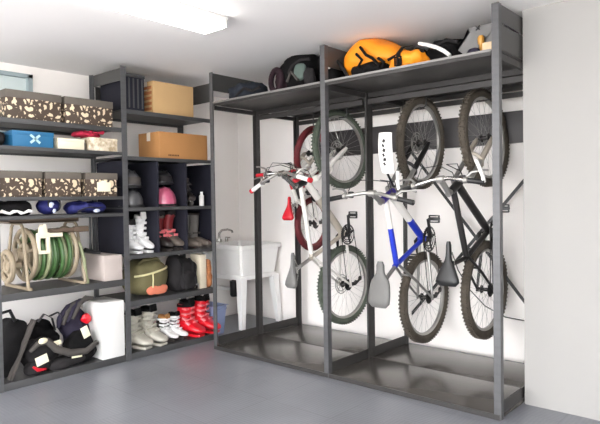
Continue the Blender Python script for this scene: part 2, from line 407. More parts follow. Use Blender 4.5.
# ------------------------------------------------------------------ bicycle rack: two bays, each two units deep
RX = [-3.694, -2.468, -1.25]; RY = [3.067, 3.60, 4.137]; RZ = 2.05; RH = 2.3
def rack(i, label):
    x0, x1 = RX[i], RX[i+1]
    t = thing('bicycle_rack', label, 'rack', ((x0+x1)/2, 3.6, 0))
    frames = [(x0, 1)] if i == 0 else []
    frames += [(x1, -1)]
    e = .003
    for x, s in frames:
        k = [(RY[0], 1, 'steel'), (RY[1]-.002, -1, 'steel_shade'), (RY[1]+.002, 1, 'steel_shade'), (RY[2], -1, 'steel_shade')]
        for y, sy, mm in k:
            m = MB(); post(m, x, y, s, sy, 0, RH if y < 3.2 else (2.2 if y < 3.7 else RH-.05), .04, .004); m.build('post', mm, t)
        for ya, yb in ((RY[0], RY[1]), (RY[1], RY[2])):
            m = MB(); m.b2(x+s*.005, x+s*.011, ya+.042, yb-.042, .0305, .1); m.b2(x+s*.0112, x+s*.03, ya+.042, yb-.042, .0305, .036); m.build('bottom_rail', 'rail', t)
            m = MB(); m.b2(x+s*.005, x+s*.012, ya+.042, yb-.042, RZ-.055, RZ-.018); m.b2(x+s*.0122, x+s*.03, ya+.042, yb-.042, RZ-.055, RZ-.05); m.build('top_rail', 'rail', t)
        if i == 1 and s == -1:
            MB().b2(x+s*.005, x+s*.009, RY[0]+.03, RY[1]-.03, 2.2, RH-.002).build('end_sheet', 'sheet', t)
            MB().b2(x+s*.005, x+s*.009, RY[0]+.03, RY[1]-.03, RZ+.002, 2.188).build('end_sheet', 'sheet', t)
            MB().b2(x+s*.005, x+s*.009, RY[1]+.03, RY[2]-.03, 2.1, RH-.06).build('end_sheet', 'sheet', t)
        else:
            MB().b2(x+s*.005, x+s*.009, RY[0]+.03, RY[1]-.03, 2.155, RH-.002).build('end_sheet', 'sheet', t)
    xa = x0+(.046 if i == 0 else .004); xb = x1-.046; xl = xa-(.04 if i == 0 else 0)
    for j, (ya, yb) in enumerate(((RY[0], RY[1]), (RY[1], RY[2]))):
        # shelf tray
        m = MB(); m.b2(xl, xb+.04, ya+.006, yb-.006, RZ-.014, RZ, .001)
        m.b2(xa, xb, yb-.018, yb-.006, RZ-.05, RZ-.014); m.b2(xa, xb, ya+.005, ya+.011, RZ-.03, RZ-.0142); m.build('top_shelf', 'under', t)
        if j == 0:
            MB().b2(xa-.002, xb+.002, ya-.003, ya+.0045, RZ-.009, RZ+.004).build('shelf_lip', 'lip', t)
        m = MB(); m.b2(xl, xb+.04, ya+.006, yb-.005, .004, .03, .002); m.build('base_panel', 'base', t)
        if j == 0:
            MB().b2(xl, xb+.04, ya-.004, ya+.004, .001, .03).build('base_lip', 'rail', t)
        yy = yb-.028
        MB().b2(xa, xb, yy, yy+.008, RZ-.1, RZ-.062).build('cross_rail', 'rail', t)
    # cross brace at the back of the right bay
    if i == 1:
        p = [at(440, 190, 'Y', 4.15), at(524, 301, 'Y', 4.15)]; d = (p[1]-p[0]).normalized()
        a = p[0]-d*((p[0].x-x0-.02)/d.x if d.x else 0); b = p[0]+d*((x1-.02-p[0].x)/d.x)
        mx = (a.z+b.z)/2
        MB().ribbon([a, b], (0, 0, .036), .005).build('cross_brace', 'blackp', t)
        a2 = V((a.x, 4.158, b.z+.1)); b2 = V((b.x, 4.158, a.z+.0)); 
        MB().ribbon([a2, b2], (0, 0, .036), .005).build('cross_brace', 'blackp', t)
    return t
rack(0, 'grey steel rack bay beside the sink, with the white bicycle inside')
rack(1, 'grey steel rack bay beside the white wall, with the blue bicycle inside')

# ------------------------------------------------------------------ bicycles
def bicycle(label, X, yr, zr, yaw, c):
    """hung nose-up: local x is forward (world up), local z is up (world towards the room), local y is left"""
    S = V((c['R'], 0, 0))
    rot = Matrix(((0, -1, 0), (0, 0, -1), (1, 0, 0)))
    rot = Matrix.Rotation(yaw, 3, 'Z') @ rot
    t = thing('bicycle', label, 'bicycle', (X, yr, zr-c['R']), rot, 'bicycles hanging nose-up in the rack')
    def P(x, z, y=0.): return V((x, y, z))+S
    fh = P(*c['fhub']); rh = P(0, 0)
    ht, hb = P(*c['headt']), P(*c['headb'])
    ax = (hb-ht).normalized()
    st = c.get('steer', 0.)
    SM = Matrix.Translation(hb) @ Matrix.Rotation(st, 4, ax) @ Matrix.Translation(-hb)
    def steer(mb): mb.bm.transform(SM); return mb
    R, tr = c['R'], c['tr']
    def wheel(name, h, front):
        fx = steer if front else (lambda q: q)
        m = MB(); m.ring(h, (0, 1, 0), R-tr, tr, 56, 10)
        if c.get('knob', True):
            for k in range(72):
                a = 2*PI*k/72
                for q in (-.5, .5):
                    aa = a+(.02 if q > 0 else -.02)
                    m.box(h+V((math.cos(aa)*(R-.001), q*tr*.9, math.sin(aa)*(R-.001))), (.008, tr*.6, .011), Matrix.Rotation(-aa, 3, 'Y'))
        w = fx(m).build(name, c['tyre'], t, local=True)
        m = MB(); Rr = R-2*tr+.004
        prof = [(Rr-.018, -.009), (Rr, -.013), (Rr, .013), (Rr-.018, .009)]
        rings = []
        for k in range(56):
            a = 2*PI*k/56
            rings.append([m.bm.verts.new(h+V((math.cos(a)*q, y, math.sin(a)*q))) for q, y in prof])
        m._skin(rings, True); fx(m).build('rim', c['rim'], w, local=True)
        m = MB(); ns = c.get('spokes', 32)
        for k in range(ns):
            a = 2*PI*k/ns; s = 1 if k % 2 else -1; a2 = a+(.5 if (k//2) % 2 else -.5)
            m.cyl(h+V((math.cos(a2)*.022, s*.028, math.sin(a2)*.022)), h+V((math.cos(a)*(Rr-.016), 0, math.sin(a)*(Rr-.016))), .0011, 4)
        fx(m).build('spokes', 'alu', w, local=True)
        m = MB(); m.cyl(h-V((0, .05, 0)), h+V((0, .05, 0)), .013); 
        for s in (-1, 1): m.cyl(h+V((0, s*.026, 0)), h+V((0, s*.031, 0)), .028)
        fx(m).build('hub', 'dmet', w, local=True)
        if c.get('disc') and (front or c['disc'] > 1):
            m = MB(); y = .04
            for rr in (.08, .06): m.ring(h+V((0, y, 0)), (0, 1, 0), rr, .004, 32, 5)
            for k in range(6):
                a = k*PI/3; m.cyl(h+V((math.cos(a)*.02, y, math.sin(a)*.02)), h+V((math.cos(a+.3)*.08, y, math.sin(a+.3)*.08)), .004, 5)
            fx(m).build('brake_disc', 'alu', w, local=True)
        return w
    wheel('rear_wheel', rh, False); wheel('front_wheel', fh, True)
    bb, sc = P(*c['bb']), P(*c['seatc'])
    # frame
    tt0 = ht.lerp(hb, .25); dt0 = ht.lerp(hb, .8)
    r1, r2 = c.get('tt', .019), c.get('dt', .025)
    m = MB(); m.cyl(ht-ax*.01, hb+ax*.01, .026); m.build('head_tube', c['fcol3'], t, local=True)
    mid_t, mid_d = tt0.lerp(sc, c.get('split', .5)), dt0.lerp(bb, c.get('split2', .6))
    m = MB(); m.cyl(mid_t, sc, r1); m.tube([mid_d, mid_d.lerp(bb, .5), bb], [r2, r2*1.05, r2*.95], 12)
    m.cyl(bb, sc+(sc-bb).normalized()*.03, .018); m.cyl(bb-V((0, .037, 0)), bb+V((0, .037, 0)), .024)
    m.build('frame', c['fcol2'], t, local=True)
    m = MB(); m.cyl(tt0, mid_t, r1); m.cyl(dt0, mid_d, r2); m.build('front_tubes', c['fcol'], t, local=True)
    m = MB()
    for s in (-1, 1):
        d = V((0, s*.062, 0)); e = V((0, s*.036, 0))
        m.tube([bb+e*.7, bb.lerp(rh, .35)+e*1.2, rh+d], [.012, .012, .009], 8)
        m.tube([sc+e*.5, sc.lerp(rh, .4)+e*1.3, rh+d], [.010, .010, .008], 8)
        m.box(rh+d, (.035, .006, .035), None, .003)
    m.cyl(bb.lerp(rh, .3)-V((0, .04, 0)), bb.lerp(rh, .3)+V((0, .04, 0)), .008); m.cyl(sc.lerp(rh, .3)-V((0, .04, 0)), sc.lerp(rh, .3)+V((0, .04, 0)), .008)
    m.build('rear_triangle', c['fcol4'], t, local=True)
    # suspension fork
    crown = hb+ax*.05; fd = (fh-crown)
    m = MB(); m.cyl(hb, crown, .02); m.box(crown, (.045, .15, .045), Matrix.Rotation(-math.atan2(ax.z, ax.x), 3, 'Y'), .012)
    for s in (-1, 1):
        e = V((0, s*.062, 0)); m.cyl(crown+e, crown.lerp(fh, .5)+e, .0155)
    fo = steer(m).build('fork', c['fork'], t, local=True)
    m = MB()
    for s in (-1, 1):
        e = V((0, s*.062, 0)); m.tube([crown.lerp(fh, .42)+e, crown.lerp(fh, .46)+e, crown.lerp(fh, .9)+e, fh+e], [.016, .021, .019, .013], 12)
    m.ring(crown.lerp(fh, .42), crown-fh, .068, .012, 14, 8, 0, PI, 1.0, up=(0, 1, 0))
    steer(m).build('fork_lowers', c['fork2'], t, local=True)
    # stem, bar
    bc = P(*c['bar'])
    m = MB(); m.cyl(ht, ht-ax*.045, .02); m.tube([ht-ax*.03, bc], [.018, .019], 12); m.cyl(bc-V((0, .025, 0)), bc+V((0, .025, 0)), .022)
    steer(m).build('stem', c.get('stem', 'dmet'), t, local=True)
    W = c['bw']/2; rise, sweep = c.get('rise', .03), c.get('sweep', .05)
    def bpt(u): return bc+V((-sweep*max(0, abs(u)-.2)*1.25, u*W, rise*min(1, max(0, (abs(u)-.15)*3))))
    us = [-1+.1*k for k in range(21)]
    m = MB(); m.tube([bpt(u) for u in us], .0125, 10); hbar = steer(m).build('handlebar', c['barm'], t, local=True)
    for s in (-1, 1):
        m = MB(); m.tube([bpt(s*u) for u in (.66, .68, .85, .99, 1.0)], [.018, .016, .0165, .018, .014], 12); gr = steer(m).build('grip', c['grip'], hbar, local=True)
        if c.get('gripend'):
            m = MB(); m.cyl(bpt(s*1.0), bpt(s*1.07), .019); steer(m).build('grip_end', c['gripend'], hbar, local=True)
        if c.get('barend'):
            m = MB(); a = bpt(s*.97); m.tube([a, a+V((.03, s*.004, .01)), a+V((.1, -s*.01, .03)), a+V((.13, -s*.02, .035))], [.013, .012, .011, .012], 10); steer(m).build('bar_end', c['barend'], hbar, local=True)
        m = MB(); a = bpt(s*.6); m.cyl(a-V((0, .012, 0)), a+V((0, .012, 0)), .02); m.tube([a+V((.02, 0, -.01)), a+V((.045, s*.03, -.02)), a+V((.05, s*.1, -.03)), a+V((.045, s*.13, -.03))], [.01, .008, .006, .007], 8)
        steer(m).build('brake_lever', 'alu' if c.get('alulev', 1) else 'blackp', hbar, local=True)
        m = MB(); a = bpt(s*.5); m.box(a+V((.005, 0, -.02)), (.045, .035, .03), None, .008); steer(m).build('shifter', 'dmet', hbar, local=True)
        m = MB(); a = bpt(s*.52)
        m.tube([a+V((.03, 0, 0)), a+V((.1, -s*.03, -.01)), a+V((.11, -s*.13, -.06)), hb+V((.07, s*.03, .02)), hb+V((0, s*.03, -.02))], .003, 6)
        steer(m).build('brake_cable', 'blackp', hbar, local=True)
    # seat post and saddle
    sd = P(*c['saddle']); spd = (sd-sc)
    m = MB(); m.cyl(sc, sd-spd.normalized()*.03, .0145); m.box(sd-spd.normalized()*.03, (.05, .035, .03), None, .006)
    m.build('seat_post', c.get('post', 'alu'), t, local=True)
    L = c.get('sl', .27); sw = c.get('sw', .075); rings = []
    tilt = c.get('stilt', 0.)
    for k in range(13):
        u = k/12; x = -L*.45+L*u
        hw = sw*(1-.0*u) if u < .12 else sw*(1-((u-.12)/.5)**1.1*.78) if u < .62 else sw*.22*(1-.2*(u-.62)/.38)
        if c.get('wide'): hw = sw*(.9+.1*math.sin(PI*u/.5)) if u < .5 else sw*(.34+.56*(.5+.5*math.cos(PI*min(1, (u-.5)/.3))))
        if u < .05: hw *= .72
        if u > .97: hw *= .7
        hh = .026-.008*u if 0 < k < 12 else .012
        z = .012*math.cos(u*PI*1.2)
        rings.append((sd+V((x, 0, z+.01+x*tilt)), V((0, hw, 0)), V((0, 0, hh)), 2.6))
    m = MB(); m.loft(rings, 22); sdl = m.build('saddle', c['sadm'], t, local=True, angle=60)
    m = MB()
    for s in (-1, 1): m.tube([sd+V((-L*.35, s*.03, 0)), sd+V((-L*.15, s*.022, -.03)), sd+V((L*.15, s*.022, -.03)), sd+V((L*.42, s*.006, -.002))], .0035, 6)
    m.build('saddle_rails', 'chrome', sdl, local=True)
    # drivetrain on the right side (local -y)
    y = -.052; cr = c.get('cr', .085)
    m = MB(); 
    for k in range(36):
        a = 2*PI*k/36; m.box(bb+V((math.cos(a)*cr, y, math.sin(a)*cr)), (.007, .004, .007), Matrix.Rotation(-a, 3, 'Y'))
    m.ring(bb+V((0, y, 0)), (0, 1, 0), cr-.006, .004, 36, 6); m.ring(bb+V((0, y+.006, 0)), (0, 1, 0), cr*.74, .004, 36, 6); m.ring(bb+V((0, y+.01, 0)), (0, 1, 0), cr*.55, .004, 36, 6)
    for k in range(4):
        a = k*PI/2+.4; m.box(bb+V((math.cos(a)*cr*.5, y, math.sin(a)*cr*.5)), (cr, .006, .016), Matrix.Rotation(-a, 3, 'Y'))
    m.cyl(bb+V((0, y-.01, 0)), bb+V((0, y+.02, 0)), .022)
    ch = m.build('chainring', 'dmet', t, local=True)
    ca = c.get('crank', 0.)
    for s, da in ((-1, 0), (1, PI)):
        d = V((math.cos(ca+da), 0, math.sin(ca+da))); yy = V((0, s*.07, 0))
        m = MB(); m.tube([bb+V((0, s*.045, 0)), bb+d*.02+yy, bb+d*.165+yy*1.1], [.014, .014, .011], 10); ck = m.build('crank_arm', 'dmet', ch, local=True)
        pc = bb+d*.168+V((0, s*.13, 0)); m = MB()
        m.cyl(pc-V((0, s*.05, 0)), pc+V((0, s*.045, 0)), .006)
        m.box(pc+V((.024, 0, 0)), (.01, .08, .018), None, .003); m.box(pc-V((.024, 0, 0)), (.01, .08, .018), None, .003)
        for q in (-1, 1): m.box(pc+V((0, q*.038, 0)), (.052, .007, .018), None, .002)
        m.box(pc, (.026, .076, .02), None, .005); m.build('pedal', 'blackp', t, local=True)
    m = MB()
    for k in range(5): m.cyl(rh+V((0, y+.004*k, 0)), rh+V((0, y+.004*k+.002, 0)), .024+.006*k, 28)
    m.build('cassette', 'dmet', t, local=True)
    dr = rh+V((.015, y-.005, -.07)); m = MB()
    m.box(rh+V((.01, y-.012, -.035)), (.028, .02, .05), None, .005); m.cyl(dr-V((0, .004, 0)), dr+V((0, .004, 0)), .02); d2 = dr+V((.03, 0, -.06)); m.cyl(d2-V((0, .004, 0)), d2+V((0, .004, 0)), .02)
    m.box((dr+d2)/2-V((0, .007, 0)), (.02, .004, .09), Matrix.Rotation(-.45, 3, 'Y'), .002)
    m.build('derailleur', 'dmet', t, local=True)
    m = MB(); top = V((0, y, 0)); u = (bb-rh).normalized(); nn = V((-u.z, 0, u.x))
    m.tube([rh+nn*.036+top, bb+nn*cr*.95+top], .0035, 6); m.tube([d2+V((0, 0, -.018)), bb-nn*cr*.95+top], .0035, 6); m.tube([rh-nn*.03+V((-.01, y, 0)), dr+V((-.02, 0, 0)), d2+V((-.01, 0, -.01))], .0035, 6)
    m.build('chain', 'dmet', t, local=True)
    # rim brakes
    if not c.get('disc'):
        for h, nm in ((rh, 'rear'), (fh, 'front')):
            pass
    if c.get('fender'):
        m = MB(); rows = []
        for k in range(15):
            a = c['fender'][0]+(c['fender'][1]-c['fender'][0])*k/14; q = R+.185
            o = fh+V((math.cos(a)*q, 0, math.sin(a)*q)); n = V((math.cos(a), 0, math.sin(a)))
            hw = .055*(.8+.2*math.sin(PI*min(1, .2+k/14*.6)))
            row = []
            for y_, dz in ((-1, -.014), (-.5, 0), (0, .006), (.5, 0), (1, -.014)): row.append(o+V((0, y_*hw, 0))+n*dz)
            for y_, dz in ((1, -.019), (.5, -.005), (0, .001), (-.5, -.005), (-1, -.019)): row.append(o+V((0, y_*hw, 0))+n*dz)
            rows.append([m.bm.verts.new(p) for p in row])
        m._skin(rows); mg = steer(m).build('mudguard', 'white', t, local=True)
        m = MB()
        for k in range(6):
            a = c['fender'][0]+(c['fender'][1]-c['fender'][0])*(.2+.11*k); q = R+.1935; n = V((math.cos(a), 0, math.sin(a)))
            m.box(fh+n*q+V((0, -.004+.006*(k % 2), 0)), (.022, .014 if k % 2 else .02, .002), Matrix.Rotation(-a+PI/2, 3, 'Y') @ Matrix.Rotation(.5 if k % 2 else -.4, 3, 'Z'))
        steer(m).build('printed_marks', 'dmet', mg, local=True)
        m = MB(); a = c['fender'][1]; q = R+.185; e = fh+V((math.cos(a)*q, 0, math.sin(a)*q)); m.tube([e, crown.lerp(e, .3)+V((0, 0, .01)), crown], .008, 8); steer(m).build('mudguard_stay', 'blackp', t, local=True)
    # hook over the top of the front rim
    return t

RAD = math.radians
cC = dict(R=.343, tr=.03, fhub=(1.166, .045), headt=(.745, .56), headb=(.80, .445), bb=(.445, .02), seatc=(.285, .40), bar=(.79, .70), saddle=(.155, .605), steer=.05,
          tyre='rubber', rim='alu', fcol='whitep', fcol2='bluep', fcol3='violet', fcol4='alu', wide=1, fork='alu', fork2='dmet', barm='alu', grip='blackp', bw=.66,
          sadm='gel', sl=.31, sw=.085, split=.45, split2=.55, tt=.02, dt=.027, disc=1, fender=(1.5, 2.04), cr=.095, crank=.4, stem='alu')
bicycle('blue and white bicycle with a white mudguard, hung in the right bay', -2.16, 3.865, .484, 0, cC)
cD = dict(R=.343, tr=.03, fhub=(1.066, -.03), headt=(.69, .50), headb=(.745, .39), bb=(.41, -.05), seatc=(.25, .29), bar=(.765, .62), saddle=(.22, .54), steer=-.08,
          tyre='rubber', rim='alu', fcol='blkp', fcol2='blkp', fcol3='blkp', fcol4='blkp', fork='alu', fork2='beigep', barm='chrome', grip='blackp', bw=.6, rise=.02,
          sadm='blackp', sl=.28, sw=.08, tt=.02, dt=.026, disc=0, cr=.092, crank=.3, stem='alu', barend='white', post='dmet')
bicycle('black bicycle with a black saddle, hung nearest the white wall', -1.675, 3.85, .589, RAD(-.5), cD)
cB = dict(R=.335, tr=.026, fhub=(1.15, .02), headt=(.84, .56), headb=(.88, .44), bb=(.43, .02), seatc=(.265, .41), bar=(.93, .72), saddle=(.17, .625), steer=-.1,
          tyre='rubber_g', rim='alu', fcol='whitep', fcol2='beigep', fcol3='blackp', fcol4='whitep', fork='whitep', fork2='whitep', barm='alu', grip='white', gripend='redp', bw=.64,
          sadm='gel', sl=.27, sw=.06, split=.95, split2=.3, tt=.019, dt=.03, disc=2, crank=.15, stem='chrome', sweep=.09)
bicycle('white bicycle with red bar tips and greenish tyres, right of the red-wheeled one', -2.93, 3.883, .51, RAD(-3), cB)
cA = dict(R=.25, tr=.026, fhub=(.62, .03), headt=(.42, .36), headb=(.45, .27), bb=(.25, .03), seatc=(.19, .22), bar=(.43, .44), saddle=(.13, .33), steer=.2, knob=False,
          tyre='rubber_r', rim='maroon', fcol='redp', fcol2='whitep', fcol3='redp', fcol4='whitep', fork='whitep', fork2='beigep', barm='chrome', grip='redp', bw=.46,
          sadm='redp', sl=.2, sw=.06, disc=0, crank=1.4, cr=.055, stem='dmet', spokes=20)
bicycle("small child's bicycle with dark red wheels, hung nearest the sink", -3.3, 3.90, 1.025, RAD(4), cA)
def bike_hook(x, y, z, n):
    """J-shaped hook from the underside of the top shelf round the tyre to the rim"""
    m = MB(); m.tube([(x+.05, y, RZ-.0145), (x+.05, y, z+.03), (x+.046, y, z+.012), (x+.034, y, z+.002), (x, y, z), (x-.03, y, z+.004), (x-.036, y, z+.02)], .005, 8)
    m.cyl((x+.05, y, RZ-.0145), (x+.05, y, RZ-.024), .014, 14)
    solo(m, 'bike_hook', 'blackp', n, 'hook', (x+.05, y, RZ-.0145), 'hooks the bicycles hang from')
bike_hook(-2.16, 3.82, 1.913, 'black hook holding the front wheel of the blue and white bicycle')
bike_hook(-1.675, 3.88, 1.917, 'black hook holding the front wheel of the black bicycle')
bike_hook(-2.93, 3.865, 1.926, 'black hook holding the greenish front tyre of the white bicycle')
bike_hook(-3.3, 3.87, 1.832, 'black hook holding the dark red front wheel')
# ------------------------------------------------------------------ things on the left shelving unit
zA1, zA2, zA3, zA4, zA5, zA6 = [z for z, _ in A_SH]
zB1, zB2, zB3, zB4, zB5, zB6 = [z for z, _ in B_SH]
E = .0006
def yat(px, x=XS-.02, py=190): return at(px, py, 'X', x).y
def zat(px, py, x=XS-.02): return at(px, py, 'X', x).z

def lidded_box(y0, y1, z, h, lh, depth, label, group, tag=False, xf=XS-.022):
    t = thing('storage_box', label, 'box', (xf-depth/2, (y0+y1)/2, z), None, group)
    z += E
    MB().b2(xf-depth+.004, xf-.004, y0+.004, y1-.004, z, z+h-.01, .003).build('box_body', 'pebble', t)
    m = MB(); m.b2(xf-depth, xf, y0, y1, z+h-lh, z+h, .003); m.build('lid', 'lid', t)
    if tag:
        yc = (y0+y1)/2+.015; m = MB(); m.b2(xf-.003, xf, yc-.055, yc+.055, z+.035, z+.105, .0012); m.b2(xf-.003, xf, yc-.02, yc+.02, z+.1, z+.118, .001); m.build('paper_label', 'tag', t)
gt, gm = 'pebble print boxes on the top shelf', 'pebble print boxes on the third shelf'
lidded_box(yat(8), yat(64), zA1, .192, .052, .40, 'large pebble-print box with grey lid at the left end of the top shelf', gt)
lidded_box(yat(67), yat(115), zA1, .192, .052, .40, 'large pebble-print box with grey lid, right one on the top shelf', gt)
lidded_box(Y0+.022, yat(43), zA3, .175, .05, .38, 'medium pebble-print box at the left end above the black bag', gm)
lidded_box(yat(46), yat(82), zA3, .175, .05, .38, 'medium pebble-print box in the middle, above the round blue bag', gm)
lidded_box(yat(86), yat(118), zA3, .175, .05, .38, 'medium pebble-print box with a cream paper label on its front', gm, True)
m = MB(); m.b2(XB+.035, XB+.14, 1.86, 2.36, zA1+.1935, zA1+.243, .004)
solo(m, 'carton', 'cream', 'long flat cream carton lying across the top of the two large printed boxes', 'carton', (XB+.08, 2.1, zA1+.1935))
# second shelf
m = MB(); m.blob((XS-.17, (Y0+yat(10))/2+.01, zA2+.055), (.13, .06, .055), 3, .02, 3, floor=zA2+E, sub=3)
solo(m, 'cloth_bundle', 'black2', 'dark folded cloth at the left end of the second shelf beside the blue box', 'cloth', (XS-.17, Y0+.05, zA2))
y0, y1 = yat(14), yat(55)
t = thing('gift_box', 'flat blue box with a pale cross printed on its front', 'box', (XS-.14, (y0+y1)/2, zA2))
MB().b2(XS-.27, XS-.025, y0, y1, zA2+E, zA2+.085, .003).build('box_body', 'bluebox', t)
MB().b2(XS-.274, XS-.021, y0-.003, y1+.003, zA2+.08, zA2+.108, .003).build('lid', 'bluebox', t)
yc = (y0+y1)/2+.01; m = MB()
for s in (-1, 1): m.box((XS-.0195, yc, zA2+.056), (.002, .085, .016), Euler((s*.7, 0, 0)))
m.build('printed_cross', 'blueprt', t)
y0, y1 = yat(60), yat(86)
t = thing('carton', 'low cream box between the blue box and the flowered box', 'box', (XS-.12, (y0+y1)/2, zA2))
MB().b2(XS-.22, XS-.03, y0, y1, zA2+E, zA2+.06, .003).build('box_body', 'cream', t)
MB().b2(XS-.222, XS-.028, y0-.002, y1+.002, zA2+.055, zA2+.078, .003).build('lid', 'cream', t)
m = MB(); yc = yat(87.5); m.tube([(XS-.06, yc, zA2+E), (XS-.06, yc, zA2+.05), (XS-.06, yc, zA2+.055), (XS-.06, yc, zA2+.075)], [.018, .018, .011, .011], 14)
solo(m, 'jar', 'bootbr', 'small brown jar beside the flowered box', 'jar', (XS-.06, yc, zA2))
y0, y1 = yat(91), yat(119)
t = thing('carton', 'flowered cream box at the right end of the second shelf', 'box', (XS-.13, (y0+y1)/2, zA2))
MB().b2(XS-.25, XS-.028, y0, y1, zA2+E, zA2+.085, .003).build('box_body', 'floral', t)
MB().b2(XS-.252, XS-.026, y0-.002, y1+.002, zA2+.08, zA2+.1, .003).build('lid', 'floral', t)
m = MB(); yc = yat(95); m.blob((XS-.11, yc-.02, zA2+.101+.022), (.07, .1, .022), 2.2, .022, 7, 18, floor=zA2+.1008, sub=4)
for k in range(5): m.blob((XS-.08+.01*k, yc-.07+.035*k, zA2+.138), (.02, .022, .012), 2, .008, k, 40, sub=3)
solo(m, 'scarf', 'crim', 'crumpled crimson cloth lying on the cream boxes', 'cloth', (XS-.11, yc, zA2+.1))
# fourth shelf
ya, yb = Y0+.03, yat(37); yc = (ya+yb)/2
t = thing('holdall', 'black holdall with a crumpled white lining at the left end of the fourth shelf', 'bag', (XS-.15, yc, zA4))
MB().blob((XS-.17, yc, zA4+.052), (.14, (yb-ya)/2, .052), 3, .018, 4, 9, floor=zA4+E).build('bag_body', 'black', t)
m = MB(); pts = [(XS-.03-.008*math.sin(k*2.), ya+.015+(yb-ya-.05)*k/9, zA4+.026+.009*math.sin(k*1.7)) for k in range(10)]
m.tube(pts, [.006+.006*abs(math.sin(k*1.3)) for k in range(10)], 8); m.build('lining', 'white', t)
yc = yat(53); zc = zA4+.062
t = thing('ball_bag', 'round royal blue bag with a pale print, in the middle of the fourth shelf', 'bag', (XS-.1, yc, zA4))
MB().blob((XS-.1, yc, zc), (.075, .075, .0615), 2, .01, 5, 12, floor=zA4+E).build('bag_body', 'navy', t)
m = MB(); m.blob((XS-.033, yc-.008, zc+.008), (.010, .02, .022), 2, .006, 2, 40, sub=3); m.blob((XS-.032, yc+.012, zc-.034), (.01, .012, .016), 2, .004, 5, 40, sub=3); m.build('pale_print', 'pale', t)
m = MB(); m.ring((XS-.045, yc+.02, zc+.012), (1, .2, 0), .05, .006, 24, 6); m.build('drawstring', 'blackp', t)
ya, yb = yat(71), yat(108); yc = (ya+yb)/2
t = thing('stuff_sack', 'crumpled royal blue sack at the right end of the fourth shelf', 'bag', (XS-.11, yc, zA4))
MB().blob((XS-.12, yc, zA4+.05), (.095, (yb-ya)/2, .05), 2.2, .03, 9, 11, floor=zA4+E).build('bag_body', 'navy', t)
MB().blob((XS-.03, yc+.055, zA4+.022), (.012, .028, .014), 2, .004, 2, 30, sub=3).build('pale_print', 'pale', t)
MB().tube([(XS-.02, yc-.1, zA4+.02), (XS-.018, yc-.04, zA4+.045), (XS-.018, yc, zA4+.05), (XS-.02, yc+.04, zA4+.042), (XS-.04, yc+.11, zA4+.05)], .005, 6).build('cord', 'blackp', t)

# hose reel on the fifth shelf
yl, yr_ = yat(30, -4.05), yat(71, -4.05); X0 = -4.16; ZR = zA5+.235
t = thing('hose_reel', 'beige garden hose reel wound with green hose on a dark shelf', 'hose reel', (X0, (yl+yr_)/2, zA5))
for k, y in enumerate((yl, yr_)):
    m = MB(); m.ring((X0, y, ZR), (0, 1, 0), .178, .017, 40, 10); m.ring((X0, y, ZR), (0, 1, 0), .075, .014, 28, 8)
    for q in range(6):
        a = q*PI/3+.3; m.cyl((X0+.07*math.cos(a), y, ZR+.07*math.sin(a)), (X0+.175*math.cos(a), y, ZR+.175*math.sin(a)), .012, 8)
    m.build('drum_flange', 'reelb', t)
MB().cyl((X0, yl, ZR), (X0, yr_, ZR), .085, 28).build('drum', 'reelb', t)
random.seed(3)
for k in range(11):
    y = yl+.03+(yr_-yl-.06)*k/10
    rr = .15+.014*(k % 2)+.01*random.random()
    m = MB(); m.ring((X0+.004*random.uniform(-1, 1), y, ZR-.006), V((.05*random.uniform(-1, 1), 1, .06*random.uniform(-1, 1))), rr, .0155, 44, 8)
    m.build('hose_coil', 'hosel' if k in (0, 3, 8, 10) else 'hose', t)
m = MB(); y = yr_+.012; m.tube([(X0+.1, y-.03, ZR+.12), (X0+.16, y+.02, ZR+.06), (X0+.175, y+.045, ZR-.06), (X0+.17, y+.055, ZR-.15), (X0+.175, y+.06, zA5+.03)], .0125, 10); m.tube([(X0+.175, y+.06, zA5+.036), (X0+.175, y+.061, zA5+.002)], .017, 10); m.build('hose_end', 'hosel', t)
# side frames of the cart
for y, s in ((yl-.05, -1), (yr_+.045, 1)):
    m = MB()
    m.tube([(X0+.19, y+s*.01, zA5+.012), (X0+.09, y, ZR+.2), (X0+.06, y, ZR+.225), (X0-.06, y, ZR+.225), (X0-.09, y, ZR+.2), (X0-.19, y+s*.01, zA5+.012)], .0115, 10)
    m.b2(X0-.14, X0+.14, y-.009, y+.009, ZR-.025, ZR+.025, .004); m.cyl((X0, y-.016, ZR), (X0, y+.016, ZR), .05, 20)
    m.b2(X0-.2, X0+.2, y-.014, y+.014, zA5+.001, zA5+.022, .005)
    m.build('side_frame', 'reelb', t)
yg = yl-.13; m = MB(); m.ring((X0+.02, yg, ZR-.07), (0, 1, 0), .1, .02, 32, 8); m.ring((X0+.02, yg, ZR-.07), (0, 1, 0), .04, .014, 20, 8); m.cyl((X0+.02, yg, ZR-.07), (X0+.02, yl-.04, ZR-.07), .025, 12)
for q in range(4):
    a = q*PI/2+.5; m.cyl((X0+.02+.03*math.cos(a), yg, ZR-.07+.03*math.sin(a)), (X0+.02+.1*math.cos(a), yg, ZR-.07+.1*math.sin(a)), .011, 8)
m.build('cart_wheel', 'reelb', t)
m = MB(); m.b2(X0-.1, X0+.1, yl-.14, yr_+.06, ZR+.226, ZR+.243, .004); m.b2(X0+.09, X0+.1, yl-.14, yr_+.06, ZR+.226, ZR+.256, .003); m.b2(X0-.1, X0-.09, yl-.14, yr_+.06, ZR+.226, ZR+.256, .003); m.build('top_tray', 'reelbr', t)
m = MB(); m.b2(X0+.12, X0+.15, yl+.04, yr_+.11, ZR+.155, ZR+.185, .006); m.b2(X0+.115, X0+.155, yr_+.0, yr_+.11, ZR+.15, ZR+.192, .006); m.build('guide_bar', 'reelbr', t)
yc = yl+.055; xx = X0+.185
m = MB(); z = ZR+.075
